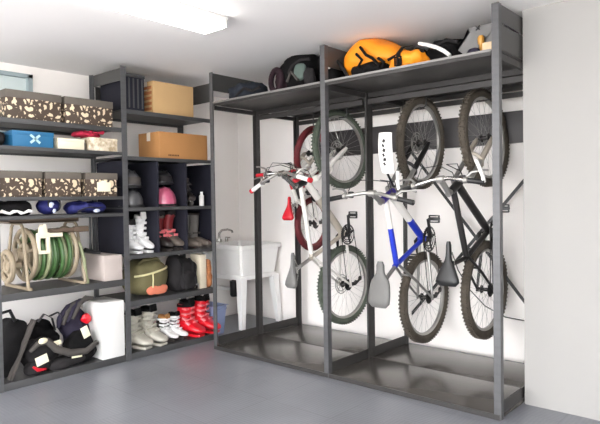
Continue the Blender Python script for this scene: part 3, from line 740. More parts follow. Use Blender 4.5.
m.b2(xx-.03, xx, yc-.045, yc-.022, z-.05, z+.06, .006); m.b2(xx-.03, xx, yc+.022, yc+.045, z-.05, z+.06, .006); m.b2(xx-.03, xx, yc-.045, yc+.045, z+.045, z+.085, .008); m.b2(xx-.03, xx, yc-.045, yc+.045, z-.065, z-.04, .006)
m.b2(xx-.028, xx-.002, yc-.03, yc+.03, z+.08, z+.12, .008); m.b2(xx-.025, xx-.004, yc+.04, yc+.14, z+.05, z+.08, .006); m.cyl((xx-.04, yc, z+.125), (xx+.006, yc, z+.125), .018, 16); m.build('hose_guide', 'cream', t)
m = MB(); yk = yr_+.055; m.tube([(X0, yk, ZR), (X0, yk+.03, ZR), (X0+.03, yk+.035, ZR-.0), (X0+.13, yk+.04, ZR+.005)], [.012, .013, .012, .012], 10); m.tube([(X0+.13, yk+.03, ZR+.01), (X0+.132, yk+.06, ZR), (X0+.134, yk+.1, ZR-.012), (X0+.135, yk+.15, ZR-.016)], [.02, .018, .013, .013], 12); m.build('crank_handle', 'blackp', t)
# grey carton at the right of the same shelf, with a folded dark rod above it
y1 = Y1-.03; m = MB(); m.b2(XB+.1, XS-.02, y1-.15, y1, zA5+E, zA5+.195, .004)
solo(m, 'carton', 'paleb', 'pale grey carton beside the hose reel crank', 'carton', ((XB+XS)/2, y1-.07, zA5))
m = MB(); m.tube([(XB+.09, Y1-.09, zA4-.024), (XB+.09, Y1-.09, zA5+.28), (XB+.092, Y1-.09, zA5+.22), (XB+.09, Y1-.07, zA5+.2)], [.008, .008, .014, .01], 8)
solo(m, 'strap', 'blackp', 'black strap hanging above the pale grey carton', 'strap', (XB+.09, Y1-.09, zA5+.2))

# ------------------------------------------------------------------ bottom shelf of the left unit
z0 = zA6+E
ya, yb = yat(98.5), yat(121); t = thing('carton', 'tall plain white box standing on the bottom shelf', 'box', (XS-.2, (ya+yb)/2, zA6))
h = zat(99, 304)-zA6
MB().b2(XS-.30, XS-.012, ya, yb, z0, zA6+h, .003).build('box_body', 'boxw', t)
m = MB(); m.b2(XS-.297, XS-.015, ya+.003, yb-.003, zA6+h-.001, zA6+h+.002, .001); m.b2(XS-.302, XS-.011, (ya+yb)/2-.002, (ya+yb)/2+.002, zA6+h, zA6+h+.003); m.build('top_flap', 'boxw', t)
# grey board leaning, seen nearly edge-on
def leaning(name, m_, label, cat, p0, p1, wdt, th, bev=.004):
    p0, p1 = V(p0), V(p1); d = p1-p0; L = d.length
    u = d.normalized(); yv = V((1, 0, 0)); yv = (yv-u*yv.dot(u)).normalized(); n = yv.cross(u)
    R_ = Matrix((yv, n, u)).transposed()
    m = MB(); m.box((p0+p1)/2, (wdt, th, L), R_, bev)
    lo = min(v.co.z for v in m.bm.verts); m.bm.transform(Matrix.Translation((0, 0, z0-lo)))
    return solo(m, name, m_, label, cat, (p0.x, p0.y, zA6))
leaning('board', 'greyc', 'thin grey board leaning to the right at the left end of the bottom shelf', 'board', (XS-.06, yat(7), zA6), (XS-.06, yat(33), zat(33, 321)), .06, .016)
ya = Y0+.045
t = thing('boot_bag', 'black padded bag standing behind the thin leaning grey board', 'bag', (XS-.2, ya+.06, zA6))
MB().blob((XS-.22, ya+.1, z0+.19), (.15, .07, .2), 3.5, .02, 11, 8, rot=Euler((-.3, 0, 0)), floor=z0).build('bag_body', 'black', t)
MB().tube([(XS-.14, ya+.02, z0+.38), (XS-.12, ya+.03, z0+.45), (XS-.12, ya+.09, z0+.46), (XS-.14, ya+.13, z0+.38)], .012, 8).build('carry_handle', 'blackp', t)
# life vests and packs heaped up
def vest(label, c, d, m_, seed, rot=None, tags=(), strap=None, group='padded vests heaped on the bottom shelf', cat='life vest', name='life_vest', floor=None, amp=.03):
    t = thing(name, label, cat, (c[0], c[1], zA6 if floor is None else floor), None, group)
    MB().blob(c, d, 2.6, amp, seed, 8, rot, floor=z0 if floor is None else floor).build('padding', m_, t)
    for (p, s, r) in tags:
        MB().box(p, s, Euler(r), .001).build('care_label', 'tag', t)
    if strap:
        for pts, wv in strap: MB().ribbon(pts, wv, .004).build('strap', 'blackp', t)
    return t
xf = XS-.03
P_ = lambda px, py, x=xf: at(px, py, 'X', x)
c = P_(46, 332, XS-.24)
vest('black rucksack heaped at the back of the bottom shelf', (XS-.325, c.y, z0+.14), (.095, .12, .165), 'black', 21, Euler((.2, 0, 0)), strap=[([P_(38, 322, XS-.19), P_(44, 314, XS-.18), P_(52, 318, XS-.18), P_(55, 330, XS-.19)], (.03, 0, 0)), ([P_(50, 316, XS-.17), P_(58, 312, XS-.17), P_(63, 320, XS-.17)], (.03, 0, 0))], cat='rucksack', name='rucksack', group=None)
# slate jacket with draped folds
a, b = P_(66, 318, XS-.2), P_(86, 300, XS-.2)
t = thing('jacket', 'slate blue padded jacket draped over the heap beside the white box', 'jacket', (XS-.2, P_(74, 330, XS-.2).y, zA6))
MB().blob((XS-.28, P_(76, 330, XS-.28).y, z0+.19), (.095, .105, .2), 2.5, .03, 31, 8, Euler((.35, 0, 0)), floor=z0).build('padding', 'slate', t)
for k in range(4):
    x = XS-.185+.012*k
    pts = [P_(58+5*k, 328-3*k, x), P_(61+6*k, 316-4*k, x+.01), P_(68+6*k, 307-3*k, x+.012), P_(78+5*k, 301-1*k, x)]
    MB().tube(pts, [.012, .02, .021, .013], 10).build('quilted_fold', 'greyc' if k % 2 else 'slate', t)
c = P_(86, 318, XS-.155)
m = MB(); m.blob(c, (.03, .04, .04), 2.2, .012, 3, 18, sub=4)
solo(m, 'pouch', 'red', 'small red pouch caught in the slate blue jacket', 'pouch', c)
c = P_(70, 338, XS-.13)
vest('black padded vest with a cream label under the red pouch', (XS-.095, P_(80, 337, XS-.1).y, z0+.115), (.07, .1, .115), 'black', 41, Euler((.3, 0, 0)), tags=[(P_(85.5, 332, XS-.028), (.004, .055, .085), (.35, 0, 0))])
c = P_(40, 345, XS-.12)
vest('charcoal padded vest lying against the leaning board', (XS-.14, c.y, z0+.115), (.08, .115, .115), 'black2', 51, Euler((.45, 0, 0)), tags=[(P_(57, 343, XS-.045), (.004, .06, .035), (.15, 0, 0))])
pts = [P_(30, 352, XS-.05), P_(38, 344, XS-.042), P_(47, 341, XS-.036), P_(56, 349, XS-.03), P_(70, 353, XS-.026), P_(86, 351, XS-.026), P_(97, 342, XS-.032)]
t = thing('padded_belt', 'thick grey curved belt lying across the heap of vests', 'belt', pts[3])
MB().tube(pts, [.014, .021, .024, .026, .027, .025, .017], 12).build('padding', 'greyc', t)
MB().blob(P_(43, 341, XS-.02), (.012, .032, .02), 2.5, .004, 2, 20, sub=3).build('buckle', 'tag', t)
c = P_(72, 362, XS-.08)
vest('low black vest with a cream label at the front of the shelf', (XS-.09, P_(66, 360, XS-.09).y, z0+.04), (.07, .15, .045), 'black2', 61, Euler((.12, 0, 0)), tags=[(P_(77, 355.5, XS-.022), (.004, .078, .03), (-.05, 0, 0))], amp=.015)
t = vest('red-edged black vest with a large cream label beside the grey board', (XS-.09, P_(38, 366, XS-.09).y, z0+.045), (.065, .09, .05), 'black2', 71, Euler((.1, 0, 0)), tags=[(P_(42, 360, XS-.02), (.004, .085, .062), (.25, 0, 0))], amp=.015)
MB().tube([P_(33, 367, XS-.03), P_(38, 370, XS-.022), P_(46, 369, XS-.024)], [.008, .013, .008], 8).build('red_edging', 'redp', t)

# ------------------------------------------------------------------ things on the shelving unit beside the sink
ya, yb = yat(129.5), yat(147)
t = thing('storage_crate', 'dark grey ribbed crate beside the cardboard box near the ceiling', 'crate', (XS-.2, (ya+yb)/2, zB1))
hh = zat(138, 75)-zB1
MB().b2(XB+.05, XS-.03, ya, yb, zB1+E, zB1+hh-.02, .006).build('crate_body', 'cubby', t)
MB().b2(XB+.04, XS-.022, ya-.006, yb+.004, zB1+hh-.022, zB1+hh, .005).build('lid', 'shelf', t)
for k in range(4):
    y = ya+.02+(yb-ya-.04)*k/3; MB().b2(XS-.031, XS-.024, y-.006, y+.006, zB1+.02, zB1+hh-.03, .002).build('rib', 'shelf', t)
def cardboard(label, xf, y0, y1, dx, z, h, mm, edge, loc_print):
    t = thing('cardboard_box', label, 'box', (xf-dx/2, (y0+y1)/2, z))
    MB().b2(xf-dx, xf, y0, y1, z+E, z+h-.003, .003).build('box_body', mm, t)
    m = MB(); ym = (y0+y1)/2
    m.b2(xf-dx+.001, xf-.001, y0+.001, ym-.0015, z+h-.003, z+h); m.b2(xf-dx+.001, xf-.001, ym+.0015, y1-.001, z+h-.003, z+h); m.build('top_flaps', mm, t)
    m = MB(); xm = xf-dx/2; m.b2(xm-.025, xm+.025, y0-.001, y0, z+h-.07, z+h); m.b2(xm-.025, xm+.025, y0-.001, y1+.001, z+h, z+h+.0008); m.build('packing_tape', 'tape', t)
    if edge:
        m = MB()
        for k in range(5): m.b2(xf-dx+.03, xf-.02, y0-.004, y0, z+.03+k*(h-.05)/5, z+.03+(k+.55)*(h-.05)/5, .001)
        m.build('corrugated_edges', 'corr', t)
    if loc_print:
        m = MB(); 
        for k in range(7): m.b2(xf-.0005, xf+.0006, y0+.09+k*.016, y0+.101+k*.016, z+.022, z+.036)
        m.build('printed_marks', 'ink', t)
cardboard('pale tan cardboard box beside the dark crate near the ceiling', XS-.05, yat(155, XS-.05), yat(195, XS-.05), .22, zB1, zat(156, 80)-zB1, 'card', True, False)
cardboard('long brown cardboard box on the shelf below the tan one', XS-.04, yat(160, XS-.04), Y2-.045, .30, zB2, zat(161, 131)-zB2, 'card2', False, True)

def helmet(name_lab, c, L, W, H, yaw, shell, pad='blkshell', visor=None, group=None, vents='blkshell'):
    """c = middle of the rim, on what carries it; local x is the brow"""
    t = thing('helmet', name_lab, 'helmet', c, Matrix.Rotation(yaw, 3, 'Z'), group)
    b = bmesh.new(); bmesh.ops.create_uvsphere(b, u_segments=32, v_segments=20, radius=1)
    for v in b.verts:
        p = v.co.copy(); z = max(p.z, -.28)
        if p.z < -.28: s_ = math.sqrt(max(0, 1-.28*.28)); q = math.hypot(p.x, p.y); f_ = (s_*(.2+.8*min(1, q/s_)) / max(q, 1e-4)) if q > 1e-4 else 0; p.x *= min(1, f_); p.y *= min(1, f_)
        back = 1+.06*(-p.x)*(1-abs(z))
        v.co = V((p.x*L/2*back, p.y*W/2, (z+.28)/1.28*H+E))
    m = MB(); m.merge(b); m.build('shell', shell, t, local=True)
    m = MB(); m.ring((0, 0, .012), (0, 0, 1), 1, .01, 40, 8)
    for v in m.bm.verts:
        pass
    m.bm.free(); m = MB(); pts = [(math.cos(2*PI*k/40)*L*.487, math.sin(2*PI*k/40)*W*.487, .014) for k in range(40)]; m.tube(pts, .009, 8, closed=True); m.build('rim_trim', pad, t, local=True)
    for s in (-1, 0, 1):
        m = MB()
        def sp(u, y): return V((u*L/2, y*W/2, ((math.sqrt(max(0, 1-u*u-y*y))+.28)/1.28)*H+E))
        pts = [sp(-.6+.1*k, s*.42) for k in range(13)]
        m.tube(pts, [.002]+[.008]*11+[.002], 8); m.build('vent', vents, t, local=True)
    if visor:
        m = MB(); rows = []
        for k in range(13):
            a = -1.0+2.0*k/12
            rows.append([m.bm.verts.new((math.cos(a)*q*L/2, math.sin(a)*q*W/2, z)) for q, z in ((1.02, H*.22), (1.06, H*.42), (1.02, H*.6), (.98, H*.6), (1.02, H*.42), (.98, H*.22))])
        m._skin(rows); m.build('goggles', visor, t, local=True)
    m = MB()
    for s in (-1, 1): m.tube([(L*.1, s*W*.47, .02), (L*.2, s*W*.5, .008), (L*.35, s*W*.42, .007), (L*.53, s*W*.2, .0065), (L*.56, 0, .0065)], .0035, 6)
    m.build('chin_strap', 'blackp', t, local=True)
    return t
zc = zB3
helmet('grey ski helmet on the cubby floor under another helmet', (XS-.13, (CY[0]+CY[1])/2-.035, zc), .24, .2, .15, -.4, 'greyshell')
helmet('dark helmet with a pale goggle strap, perched on the grey helmet', (XS-.14, (CY[0]+CY[1])/2-.04, zc+.155), .22, .19, .145, -.4, 'greyshell', visor='greyc', vents='blkshell')
helmet('pink ski helmet in the middle cubby', (XS-.13, (CY[1]+CY[2])/2, zc), .235, .205, .17, -.5, 'pink', visor=None, vents='pink')
helmet('black helmet with a white patch sitting on top of the pink one', (XS-.16, (CY[1]+CY[2])/2+.005, zc+.185), .21, .18, .125, -.5, 'blkshell', visor='black2')
m = MB(); m.blob((XS-.045, (CY[1]+CY[2])/2-.005, zc+.245), (.012, .026, .02), 2.2, .004, 3, 30, sub=3)
yc = (CY[2]+CY[3])/2
t = thing('roller_skate', 'black roller skate with grey wheels in the right cubby beside a white bottle', 'skate', (XS-.14, yc-.045, zc), Matrix.Rotation(-.25, 3, 'Z'))
m = MB(); m.loft([((-.09, 0, .075), (0, .036, 0), (0, 0, .03), 2.5), ((-.05, 0, .085), (0, .042, 0), (0, 0, .04), 2.5), ((.05, 0, .08), (0, .042, 0), (0, 0, .035), 2.5), ((.11, 0, .07), (0, .036, 0), (0, 0, .026), 2.5), ((.14, 0, .066), (0, .02, 0), (0, 0, .016), 2.3)])
m.loft([((-.04, 0, .08), (.045, 0, 0), (0, .04, 0), 2.5), ((-.045, 0, .16), (.045, 0, .005), (0, .038, 0), 2.5), ((-.055, 0, .24), (.05, 0, .01), (0, .042, 0), 2.5)]); m.build('boot_shell', 'bootb', t, local=True)
for z in (.11, .15, .2): MB().box((.0-.03*(z > .12)+.012, 0, z), (.05, .09, .014), Euler((0, .4, 0)), .003).build('buckle_strap', 'greyshell', t, local=True)
for x in (-.08, -.025, .035, .09): MB().cyl((x, -.011, .03), (x, .011, .03), .0295, 18).build('wheel', 'greyc', t, local=True)
MB().b2(-.1, .11, -.015, .015, .035, .05, .003).build('chassis', 'alu', t, local=True)
m = MB(); m.tube([(XS-.07, yc+.065, zc+E), (XS-.07, yc+.065, zc+.09), (XS-.07, yc+.065, zc+.1), (XS-.07, yc+.065, zc+.125)], [.022, .022, .012, .012], 16)
solo(m, 'bottle', 'white', 'small white bottle in the right cubby beside the skate', 'bottle', (XS-.07, yc+.065, zc))

def boot(label, loc, yaw, L, H, W, shell, cuff, sole, buckle, liner, group=None, strap=None, lean=.12, buckles=4, tongue=None):
    t = thing('ski_boot', label, 'boot', loc, Matrix.Rotation(yaw, 3, 'Z'), group)
    x0 = -.36*L; s = L; w = W/2
    m = MB(); m.b2(x0, x0+.34*L, -w*.72, w*.72, E, .022, .006); m.b2(x0+.5*L, x0+.93*L, -w*.66, w*.66, E, .022, .006); m.b2(x0+.2*L, x0+.7*L, -w*.6, w*.6, .008, .024, .004); m.build('sole', sole, t, local=True)
    m = MB()
    fr = [(0., .5, .05, .03), (.04, .86, .075, .05), (.2, .92, .09, .068), (.38, .92, .1, .078), (.55, .98, .083, .062), (.72, 1.0, .064, .043), (.88, .9, .05, .03), (.965, .66, .042, .022), (1.0, .35, .038, .014)]
    kz = H/.34
    m.loft([((x0+u*L, 0, .02+(zc_-.0)*kz*.9), (0, w*a, 0), (0, 0, zh*kz*.9), 2.6) for u, a, zc_, zh in fr], 22)
    m.loft([((x0+.27*L+lean*0, 0, .05*kz), (.24*L, 0, 0), (0, w*.86, 0), 2.4), ((x0+.29*L, 0, .12*kz), (.235*L, 0, 0), (0, w*.86, 0), 2.3), ((x0+.29*L+lean*.06, 0, .18*kz), (.215*L, 0, .01), (0, w*.82, 0), 2.3)], 22)
    m.build('shell', shell, t, local=True)
    m = MB(); m.loft([((x0+.285*L, 0, .15*kz), (.225*L, 0, .012), (0, w*.9, 0), 2.3), ((x0+.29*L+lean*.07, 0, .22*kz), (.21*L, 0, .012), (0, w*.88, 0), 2.3), ((x0+.3*L+lean*.14, 0, .28*kz), (.22*L, 0, .008), (0, w*.92, 0), 2.3), ((x0+.31*L+lean*.2, 0, .318*kz), (.235*L, 0, -.004), (0, w*.95, 0), 2.3)], 22); m.build('cuff', cuff, t, local=True)
    m = MB(); m.loft([((x0+.31*L+lean*.16, 0, .3*kz), (.2*L, 0, 0), (0, w*.82, 0), 2.3), ((x0+.32*L+lean*.22, 0, .345*kz), (.2*L, 0, -.01), (0, w*.8, 0), 2.3), ((x0+.33*L+lean*.23, 0, .35*kz), (.15*L, 0, -.01), (0, w*.6, 0), 2.3)], 20)
    m.box((x0+.5*L+lean*.2, 0, .345*kz), (.02, w*1.2, .07*kz), Euler((0, -.15, 0)), .008); m.build('liner', liner, t, local=True)
    pos = [(.62, .135), (.52, .175), (.51, .225), (.53, .275)][:buckles]
    for u, z in pos:
        m = MB(); cx = x0+(u-.06)*L; zz = z*kz
        m.box((cx, 0, zz), (.05, W*1.0, .016), Euler((0, .5 if z < .2 else .15, 0)), .004)
        m.box((cx+.028, w*.35, zz+.002), (.012, W*.42, .02), Euler((0, .4, 0)), .003); m.build('buckle', buckle, t, local=True)
    if strap:
        m = MB(); m.loft([((x0+.305*L+lean*.17, 0, .292*kz), (.245*L, 0, 0), (0, w*1.0, 0), 2.3), ((x0+.31*L+lean*.19, 0, .318*kz), (.248*L, 0, 0), (0, w*1.01, 0), 2.3)], 22); m.build('power_strap', strap, t, local=True)
    return t
xb_ = XS-.185
# bottom row
Yb = lambda px, x=XS-.15, py=335: at(px, py, 'X', x).y
boot('stone grey ski boot at the left end of the bottom row', (xb_, Yb(134), zB6), .3, .31, .29, .132, 'bootg', 'bootg', 'bootg', 'bootg', 'black', 'stone grey ski boots on the bottom shelf')
boot('stone grey ski boot, second from the left in the bottom row', (xb_, Yb(149.5), zB6), .3, .31, .30, .132, 'bootg', 'bootg', 'bootg', 'bootg', 'black', 'stone grey ski boots on the bottom shelf')
boot('small white and black ski boot beside the stone grey pair', (xb_+.01, Yb(164), zB6), .35, .24, .21, .085, 'bootw', 'bootb', 'bootb', 'bootw', 'card2', 'small white and black boots', strap='bootw')
boot('small white and black ski boot beside the red boots', (xb_+.01, Yb(174), zB6), .35, .24, .215, .085, 'bootw', 'bootb', 'bootb', 'bootw', 'black', 'small white and black boots', strap='bootw')
boot('bright red ski boot, left one of the red pair', (xb_+.01, Yb(187.5), zB6), .3, .31, .30, .135, 'red', 'red', 'red', 'glow', 'black', 'red ski boots on the bottom shelf', strap='black')
boot('bright red ski boot, right one of the red pair', (xb_+.01, Yb(202.5), zB6), .35, .31, .31, .135, 'red', 'red', 'red', 'glow', 'black', 'red ski boots on the bottom shelf', strap='red')
# middle row
c1 = (CY[0]+CY[1])/2
boot('white ski boot on the left of the white pair', (xb_, c1-.03, zB4), .12, .26, .25, .086, 'bootw', 'bootw', 'bootw', 'bootw', 'black2', 'white ski boots in the left cubby')
boot('taller white ski boot on the right of the white pair', (xb_, c1+.07, zB4), .12, .26, .30, .086, 'bootw', 'bootw', 'bootw', 'bootw', 'white', 'white ski boots in the left cubby')
c2 = (CY[1]+CY[2])/2
boot('dark boot with maroon cuff, left one of its pair in the middle cubby', (xb_, c2-.035, zB4), .12, .27, .32, .1, 'bootb', 'maroon', 'bootb', 'glow', 'black2', 'maroon-topped boots in the middle cubby', strap='bootbr', buckles=2)
boot('dark boot with maroon cuff, right one of its pair in the middle cubby', (xb_, c2+.07, zB4), .15, .27, .325, .1, 'bootbr', 'maroon', 'bootb', 'glow', 'black2', 'maroon-topped boots in the middle cubby', strap='maroon', buckles=2)
c3 = (CY[2]+CY[3])/2
def tall_boot(label, loc, yaw):
    t = thing('winter_boot', label, 'boot', loc, Matrix.Rotation(yaw, 3, 'Z'), 'grey winter boots in the right cubby')
    MB().loft([((-.08, 0, .012), (0, .03, 0), (0, 0, .0115), 3), ((-.06, 0, .012), (0, .038, 0), (0, 0, .0115), 3), ((.1, 0, .012), (0, .042, 0), (0, 0, .0115), 3), ((.18, 0, .012), (0, .025, 0), (0, 0, .0115), 3)]).build('sole', 'bootb', t, local=True)
    m = MB(); m.loft([((-.08, 0, .05), (0, .025, 0), (0, 0, .03), 2.5), ((-.05, 0, .06), (0, .038, 0), (0, 0, .042), 2.5), ((.05, 0, .055), (0, .042, 0), (0, 0, .04), 2.5), ((.12, 0, .045), (0, .042, 0), (0, 0, .03), 2.4), ((.17, 0, .038), (0, .026, 0), (0, 0, .02), 2.3)]); m.build('foot', 'bootbr', t, local=True)
    m = MB(); m.loft([((-.03, 0, .05), (.05, 0, 0), (0, .038, 0), 2.3), ((-.03, 0, .12), (.048, 0, 0), (0, .038, 0), 2.3), ((-.028, 0, .22), (.054, 0, 0), (0, .045, 0), 2.3), ((-.028, 0, .3), (.058, 0, 0), (0, .05, 0), 2.3)]); m.build('shaft', 'boottall', t, local=True)
    m = MB(); pts = [(-.028+.058*math.cos(2*PI*k/24), .05*math.sin(2*PI*k/24), .3) for k in range(24)]; m.tube(pts, .009, 8, closed=True); m.build('cuff_trim', 'bootb', t, local=True)
    MB().box((.018, 0, .13), (.02, .08, .016), None, .004).build('ankle_strap', 'greyc', t, local=True)
tall_boot('grey winter boot with brown foot, left one in the right cubby', (XS-.17, c3-.04, zB4), .15)
tall_boot('grey winter boot with brown foot, right one in the right cubby', (XS-.17, c3+.065, zB4), .15)
# fifth board: olive duffel, black rucksack, paper bundle
ya, yb = Y1+.1, yat(169, XS-.1, 280); yc = (ya+yb)/2; z = zB5+E
t = thing('duffel_bag', 'round olive green bag with a salmon patch on the dark shelf', 'bag', (XS-.17, yc, zB5))
hz = .152
MB().blob((XS-.19, yc, z+hz), (.16, (yb-ya)/2, hz), 2.6, .022, 13, 7, floor=z).build('bag_body', 'olive', t)
m = MB(); pts = []
for k in range(15):
    y = ya+.02+(yb-ya-.04)*k/14; u = (y-yc)/((yb-ya)/2); x = XS-.19+.168*(max(0, 1-abs(u)**2.6-abs(.34+.1*u)**2.6))**(1/2.6); pts.append((x, y, z+hz+.05+.03*u))
m.tube(pts, .0085, 8); m.build('zip_piping', 'piping', t)
m = MB(); m.blob((XS-.045, yc+.02, z+.055), (.02, .1, .04), 3, .006, 3, 20, sub=4); m.build('front_patch', 'salmon', t)
MB().tube([(XS-.025, yc-.03, z+.2), (XS-.018, yc-.032, z+.14), (XS-.022, yc-.034, z+.08)], .006, 8).build('zip_pull', 'piping', t)
m = MB(); m.tube([(XS-.12, yc-.1, z+.27), (XS-.1, yc-.07, z+.3), (XS-.1, yc+.06, z+.305), (XS-.12, yc+.1, z+.275)], .011, 8); m.build('carry_handle', 'olive', t)
ya, yb = yat(170, XS-.1, 280), yat(197, XS-.1, 280); yc = (ya+yb)/2
t = thing('rucksack', 'charcoal rucksack with dangling straps beside the olive bag', 'rucksack', (XS-.15, yc, zB5))
MB().blob((XS-.16, yc, z+.145), (.11, (yb-ya)/2, .15), 2.8, .03, 17, 8, floor=z).build('bag_body', 'black2', t)
MB().blob((XS-.07, yc+.01, z+.09), (.05, .085, .08), 2.8, .015, 19, 10, floor=z).build('front_pocket', 'black2', t)
for k, yy in enumerate((-.06, .05)):
    MB().ribbon([(XS-.09, yc+yy, z+.28), (XS-.05, yc+yy+.01, z+.24), (XS-.035, yc+yy, z+.17), (XS-.02, yc+yy+.02, z+.1), (XS-.022, yc+yy+.03, z+.02)], (0, .022, 0), .004).build('strap', 'blackp', t)
MB().tube([(XS-.016, yc+.07, z+.05), (XS-.012, yc+.08, z+.06), (XS-.012, yc+.09, z+.05), (XS-.014, yc+.095, z+.02)], .005, 8).build('buckle', 'alu', t)
yc = yat(202, XS-.1, 280)
m = MB(); m.b2(XS-.2, XS-.06, yc-.05, yc+.02, z, z+.30, .004); o = solo(m, 'paper_bag', 'cream', 'narrow cream paper bag standing beside the charcoal rucksack', 'bag', (XS-.13, yc, zB5))
m = MB(); m.blob((XS-.09, yc+.055, z+.12), (.05, .03, .12), 2.8, .02, 23, 12, floor=z, sub=4); solo(m, 'cloth_bundle', 'corr', 'rolled orange-brown cloth at the right end beside the cream paper bag', 'cloth', (XS-.09, yc+.055, zB5))

# ------------------------------------------------------------------ utility sink and bin
fx = at(242, 331, 'Z', 0); X1, Ya, Yc_ = fx.x, fx.y, YB-.015
XA = XL+.015
zr = .0
rim = at(241, 246.5, 'X', X1+.01).z; zb = at(241, 277, 'X', X1-.02).z
t = thing('utility_sink', 'white laundry sink on four white legs in the corner behind the rack', 'sink', ((X1+XA)/2, (Ya+Yc_)/2, 0))
m = MB()
o_ = [(XA, Ya), (X1, Ya), (X1, Yc_), (XA, Yc_)]
def inset(d): return [(XA+d, Ya+d), (X1-d, Ya+d), (X1-d, Yc_-d), (XA+d, Yc_-d)]
R4 = [[m.bm.verts.new((x, y, z)) for x, y in inset(d)] for d, z in ((.05, zb), (.02, rim-.045), (.0, rim-.04), (0., rim), (.04, rim), (.045, rim-.01), (.085, zb+.02))]
m._skin(R4); bmesh.ops.bevel(m.bm, geom=[e for e in m.bm.edges if abs((e.verts[0].co-e.verts[1].co).normalized().z) > .3 and e.calc_length() > .03], offset=.02, segments=3, affect='EDGES')
m.build('basin', 'sink', t)
m = MB(); m.b2(XA+.045, X1-.045, Ya+.045, Yc_-.045, zb-.045, zb-.001, .008); m.build('apron', 'sink', t)
for (x, y, sx, sy) in ((X1, Ya, -1, 1), (X1, Yc_, -1, -1), (XA, Ya, 1, 1), (XA, Yc_, 1, -1)):
    m = MB(); rr = []
    for z_, wd_, off in ((.0005, .045, .01), (zb-.02, .075, .03)):
        xa, ya_ = x+sx*off, y+sy*off; rr.append([m.bm.verts.new(p) for p in ((xa, ya_, z_), (xa+sx*wd_, ya_, z_), (xa+sx*wd_, ya_+sy*wd_, z_), (xa, ya_+sy*wd_, z_))])
    m._skin(rr); m.build('leg', 'sink', t)
q = at(224, 240, 'X', XL+.12); yq = q.y; xq = XA+.03
m = MB(); m.cyl((xq, yq, rim), (xq, yq, rim+.03), .03, 16); m.tube([(xq, yq, rim+.03), (xq, yq, rim+.09), (xq+.03, yq+.01, rim+.125), (xq+.1, yq+.03, rim+.135), (xq+.15, yq+.045, rim+.12), (xq+.155, yq+.047, rim+.1)], [.014, .013, .012, .011, .011, .012], 10)
m.cyl((xq, yq+.1, rim), (xq, yq+.1, rim+.04), .018, 12); m.box((xq+.02, yq+.1, rim+.045), (.07, .016, .012), None, .004); m.build('tap', 'chrome', t)
q = at(234, 292, 'X', (X1+XA)/2)
m = MB(); xm, ym = q.x, q.y; m.tube([(xm, ym, zb-.04), (xm, ym, zb-.08), (xm, ym, zb-.082), (xm, ym, .29), (xm, ym, .27)], [.022, .022, .042, .04, .03], 14); m.build('waste_trap', 'blackp', t); m = MB(); m.tube([(xm-.03, ym, .34), (xm-.1, ym, .34), (XL+.003, ym, .34)], .018, 10); m.build('waste_pipe', 'sink', t)
# bin
bp = at(216, 339, 'Z', 0)
t = thing('bin', 'blue grey plastic bin on the floor between the red boots and the sink', 'bin', (bp.x-.12, bp.y+.1, 0))
xc, yc = -4.16, 3.445; 
bh = .265
m = MB(); rr = []
for z_, d in ((.001, .066), (bh, .082), (bh+.004, .09), (bh+.004, .076), (.02, .06)):
    rr.append([m.bm.verts.new((xc+d*1.5*sx, yc+d*sy, z_)) for sx, sy in ((-1, -1), (1, -1), (1, 1), (-1, 1))])
m._skin(rr); bmesh.ops.bevel(m.bm, geom=[e for e in m.bm.edges if e.calc_length() > .15 and abs((e.verts[0].co-e.verts[1].co).normalized().z) > .5], offset=.02, segments=3, affect='EDGES')
m.build('tub', 'binb', t)
m = MB(); m.tube([(xc+.13, yc-.05, bh-.02), (xc+.15, yc-.04, bh-.02), (xc+.15, yc+.04, bh-.02), (xc+.13, yc+.05, bh-.02)], .006, 8); m.build('grip_handle', 'binb', t)

# ------------------------------------------------------------------ on top of the bicycle rack
Z = RZ+.004+E
XR0 = lambda px, y, z=Z: at(px, 80, 'Y', y).x
def top(px, py, y): return at(px, py, 'Y', y)
ym = 3.33
def lump(px0, px1, py0, y, dy, e=2.6, amp=.03, seed=1., mm='black', name='padding', t=None, freq=7, rot=None, zb=None, sub=4):
    a, b = at(px0, 90, 'Y', y), at(px1, 90, 'Y', y); xa, xb2 = a.x, b.x
    zt = at((px0+px1)/2, py0, 'Y', y).z; base = Z if zb is None else zb
    return MB().blob(((xa+xb2)/2, y, (zt+base)/2), ((xb2-xa)/2, dy, (zt-base)/2+.004), e, amp, seed, freq, rot, floor=base, sub=sub).build(name, mm, t)
t = thing('tent_bundle', 'low blue grey bundle of fabric near the left end of the rack top', 'bundle', (at(248, 90, 'Y', 3.3).x, 3.3, RZ+.004))
lump(234, 262, 84, 3.3, .14, 2.4, .03, 2, 'bluegrey', 'folded_fabric', t, 11)
MB().tube([top(236, 96, 3.16), top(244, 88, 3.15), top(252, 91, 3.16), top(260, 87, 3.15)], .012, 8).build('strap', 'black2', t)
m = MB(); c = at(256, 84, 'Y', 3.5); m.blob((c.x, 3.48, Z+.06), (.14, .07, .06), 2.5, .02, 8, 10, floor=Z); solo(m, 'cloth_bundle', 'black', 'black cloth lying behind the blue grey bundle', 'cloth', (c.x, 3.48, RZ+.004))
t = thing('pair_of_pads', 'dark purple padded loop standing against the black rucksack', 'pad', (at(279, 80, 'Y', 3.2).x, 3.2, RZ+.004))
c = at(276, 78, 'Y', 3.19); hh = (at(278, 68, 'Y', 3.19).z-Z)/2
m = MB(); m.ring((c.x, 3.19, Z+hh+.005), (.3, 1, 0), hh-.018, .022, 32, 10); m.build('padding', 'maroonf', t)
lump(278, 288, 70, 3.22, .06, 2.6, .02, 9, 'maroonf', 'sleeve', t, 10)
t = thing('rucksack', 'black rucksack with a grey green foam panel on the rack top', 'rucksack', (at(310, 80, 'Y', 3.35).x, 3.35, RZ+.004))
lump(287, 323, 56, 3.36, .17, 2.8, .04, 4, 'black', 'bag_body', t)
c = at(301, 72, 'Y', 3.2); hz = .05
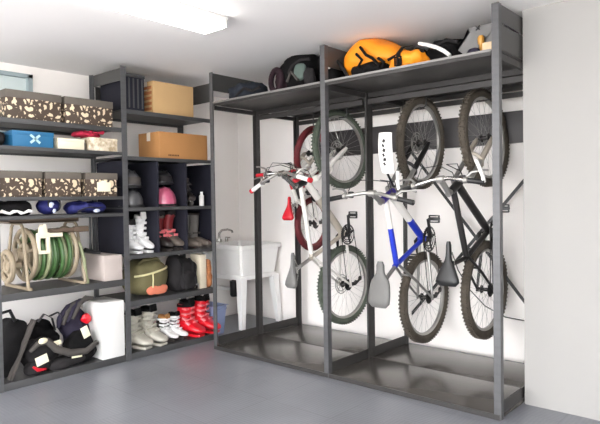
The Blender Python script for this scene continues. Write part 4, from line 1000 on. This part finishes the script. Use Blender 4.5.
MB().blob((c.x, 3.185, c.z), (.05, .02, .06), 3, .008, 4, 12, rot=Euler((0, .15, 0))).build('foam_panel', 'teal', t)
MB().tube([top(288, 74, 3.17), top(292, 66, 3.18), top(300, 60, 3.2), top(310, 59, 3.2)], .012, 8).build('strap', 'black2', t)
MB().tube([top(287, 82, 3.17), top(291, 72, 3.17), top(298, 80, 3.16)], .010, 8).build('shoulder_strap', 'greyc', t)
MB().blob((at(310, 76, 'Y', 3.19).x, 3.19, Z+.07), (.045, .03, .07), 2.6, .014, 5, 16, floor=Z).build('side_pocket', 'black2', t)
t = thing('holdall', 'black holdall with a white badge right of the middle rack post', 'bag', (at(338, 75, 'Y', 3.4).x, 3.4, RZ+.004))
lump(326, 347, 53, 3.42, .15, 3, .035, 14, 'black', 'bag_body', t)
MB().blob(top(329, 67, 3.235), (.012, .006, .014), 2.4, 0, sub=3).build('badge', 'white', t)
MB().tube([top(334, 56, 3.27), top(338, 62, 3.22), top(344, 70, 3.21), top(348, 77, 3.2)], .012, 8).build('strap', 'black2', t)
# orange pack
t = thing('rucksack', 'bright orange rucksack with black straps on the rack top', 'rucksack', (at(390, 70, 'Y', 3.3).x, 3.3, RZ+.004))
a, b = at(349, 60, 'Y', 3.34), at(410, 60, 'Y', 3.34)
zt = at(378, 36.5, 'Y', 3.3).z
xa, xb2 = a.x, b.x; rings = []
for k in range(15):
    u = k/14; x = xa+(xb2-xa)*u
    hz = (zt-Z-.05)/2*(math.sin(PI*min(1, .12+u*.95))**.55 if u < .5 else (1-.62*((u-.5)/.5)**1.4))
    hw = .17*(math.sin(PI*(.12+.76*u)))**.5
    if k in (0, 14): hz *= .55; hw *= .55
    rings.append((V((x, 3.35, Z+.05+hz*1.0)), V((0, hw, 0)), V((0, 0, hz)), 2.5))
m = MB(); m.loft(rings, 28)
bmesh.ops.subdivide_edges(m.bm, edges=m.bm.edges[:], cuts=1, use_grid_fill=True)
for v in m.bm.verts: v.co += V((0, -1, .6))*.016*noise.noise(v.co*9)
m.build('bag_body', 'orange', t, angle=80)
a = [top(p, q, 3.2) for p, q in ((350, 62), (353, 71), (362, 74), (374, 70), (388, 66), (400, 62))]
MB().blob((at(373, 74, 'Y', 3.27).x, 3.28, Z+.05), (.155, .12, .055), 2.8, .018, 6, 14, floor=Z).build('base_panel', 'black', t)
lump(392, 427, 53.5, 3.2, .075, 2.8, .025, 15, 'orange', 'lid_pocket', t, 12, rot=Euler((0, -.05, 0)))
MB().blob((at(417, 56, 'Y', 3.36).x, 3.36, Z+.085), (.075, .09, .085), 2.6, .02, 3, 11, floor=Z).build('hip_belt', 'black', t)
for pts in (((356, 54), (362, 60), (358, 67), (364, 72)), ((378, 58), (384, 62), (382, 68)), ((408, 53), (409, 59), (408, 67)), ((388, 60), (397, 55), (410, 51), (424, 51)), ((360, 47), (366, 55), (372, 58), (380, 66))):
    MB().tube([top(p, q, 3.165) for p, q in pts], .010, 8).build('strap', 'black', t)
m = MB(); c = V((top(397, 69, 3.10).x, 3.10, Z+.045))
for dx, dz, sx, sz in ((-.022, 0, .008, .055), (.022, 0, .008, .055), (0, .025, .05, .008), (0, -.025, .05, .008), (0, 0, .008, .05)): m.box((c.x+dx, 3.112, c.z+dz), (sx, .008, sz))
m.ribbon([(c.x, 3.115, c.z-.04), (c.x, 3.117, c.z+.05), (c.x+.01, 3.16, c.z+.095), (c.x+.02, 3.24, c.z+.115)], (.03, 0, 0), .004); m.build('buckle', 'black', t)
MB().blob(top(360, 58, 3.2), (.015, .008, .012), 2.2, 0, sub=3).build('badge', 'white', t)
# white curved pole, dark bag behind
pts = [top(p, q, 3.18) for p, q in ((419, 43.5), (428, 45), (437, 47.5), (444, 51), (450, 55.5))]
m = MB(); m.tube(pts, [.011, .012, .012, .012, .011], 12); solo(m, 'curved_pole', 'white', 'white curved pole end resting on the black bag', 'pole', pts[2])
t = thing('holdall', 'low black holdall behind the white curved pole', 'bag', (at(445, 55, 'Y', 3.4).x, 3.4, RZ+.004))
lump(430, 470, 41, 3.43, .13, 2.6, .03, 24, 'black', 'bag_body', t)
MB().tube([top(436, 46, 3.3), top(446, 40, 3.3), top(458, 42, 3.3)], .012, 8).build('carry_handle', 'black2', t)
# bent grey steel bracket
pl = [(458, 42), (470, 24), (468, 20), (500, 12), (503, 30), (488, 34), (482, 33), (470, 51)]
f3 = [top(p, q, 3.22) for p, q in pl]
m = MB(); va = [m.bm.verts.new(p) for p in f3]; vb = [m.bm.verts.new(p+V((.0, .035, 0))) for p in f3]
m.bm.faces.new(va); m.bm.faces.new(vb[::-1])
for i in range(len(va)): m.bm.faces.new((va[i], va[(i+1) % len(va)], vb[(i+1) % len(va)], vb[i]))
bmesh.ops.triangulate(m.bm, faces=[f for f in m.bm.faces if len(f.verts) > 4])
lo = min(v.co.z for v in m.bm.verts)
m.bm.transform(Matrix.Translation((0, 0, Z-lo)) )
t = thing('metal_bracket', 'bent grey sheet-metal bracket propped up at the right end of the rack top', 'bracket', (f3[0].x, 3.22, RZ+.004))
m.build('plate', 'brack', t, smooth=False)
c = top(478, 28, 3.215); m = MB()
for s in (-1, 1): m.box((c.x, 3.212, c.z), (.035, .004, .006), Euler((0, s*.8, 0)))
m.build('slot', 'blackp', t)
c = at(481, 40, 'Y', 3.2); m = MB(); m.tube([(c.x, 3.2, Z), (c.x, 3.2, c.z-.03), (c.x, 3.2, c.z-.02), (c.x, 3.2, c.z+.012), (c.x, 3.2, c.z+.025)], [.010, .010, .018, .02, .012], 14)
solo(m, 'torch', 'amber', 'amber-headed torch standing below the bent grey bracket', 'torch', (c.x, 3.2, RZ+.004))
c = at(474, 47, 'Y', 3.17); m = MB(); m.blob((c.x, 3.17, Z+.026), (.035, .03, .026), 2.2, .006, 3, 20, floor=Z, sub=3); solo(m, 'pouch', 'slate', 'small slate grey pouch left of the wooden block', 'pouch', (c.x, 3.17, RZ+.004))
a, b = at(482, 46, 'Y', 3.12), at(499, 44, 'Y', 3.12); m = MB(); m.b2(a.x, b.x, 3.12, 3.3, Z, Z+.055, .003); solo(m, 'wooden_block', 'wood', 'pale wooden block beside the right rack post', 'wood', ((a.x+b.x)/2, 3.2, RZ+.004))
# a loose cable on the wall
m = MB(); m.tube([at(p, q, 'Y', 4.2465) for p, q in ((452, 252), (458, 270), (470, 290), (485, 306), (505, 317), (526, 321))], .004, 6)
solo(m, 'cable', 'blackp', 'thin dark cable drooping on the white back wall behind the black bicycle', 'cable', at(485, 306, 'Y', 4.242))

# ------------------------------------------------------------------ light and camera
wd = bpy.data.worlds.new('daylight'); SC.world = wd; wd.use_nodes = True
bg = wd.node_tree.nodes['Background']; bg.inputs['Color'].default_value = (.95, .97, 1, 1); bg.inputs['Strength'].default_value = 5.3
sl = bpy.data.lights.new('sun', 'SUN'); sl.energy = 16; sl.angle = RAD(2); sl.color = (1, .95, .88)
so = bpy.data.objects.new('sun', sl); C.objects.link(so); so.rotation_euler = (RAD(50), 0, RAD(-8)); so.location = (0, -8, 7)
cam = bpy.data.cameras.new('camera'); co = bpy.data.objects.new('camera', cam); C.objects.link(co)
cam.sensor_fit = 'HORIZONTAL'; cam.sensor_width = 36; cam.lens = CF/600*36; cam.clip_start = .05
rm = Matrix((CAM_R, CAM_U, -CAM_F)).transposed(); co.matrix_world = Matrix.Translation(CAM_O) @ rm.to_4x4()
SC.camera = co
SC.view_settings.view_transform = 'Standard'; SC.view_settings.look = 'None'; SC.view_settings.gamma = 1; SC.view_settings.use_curve_mapping = False
SC.view_settings.exposure = 1.12
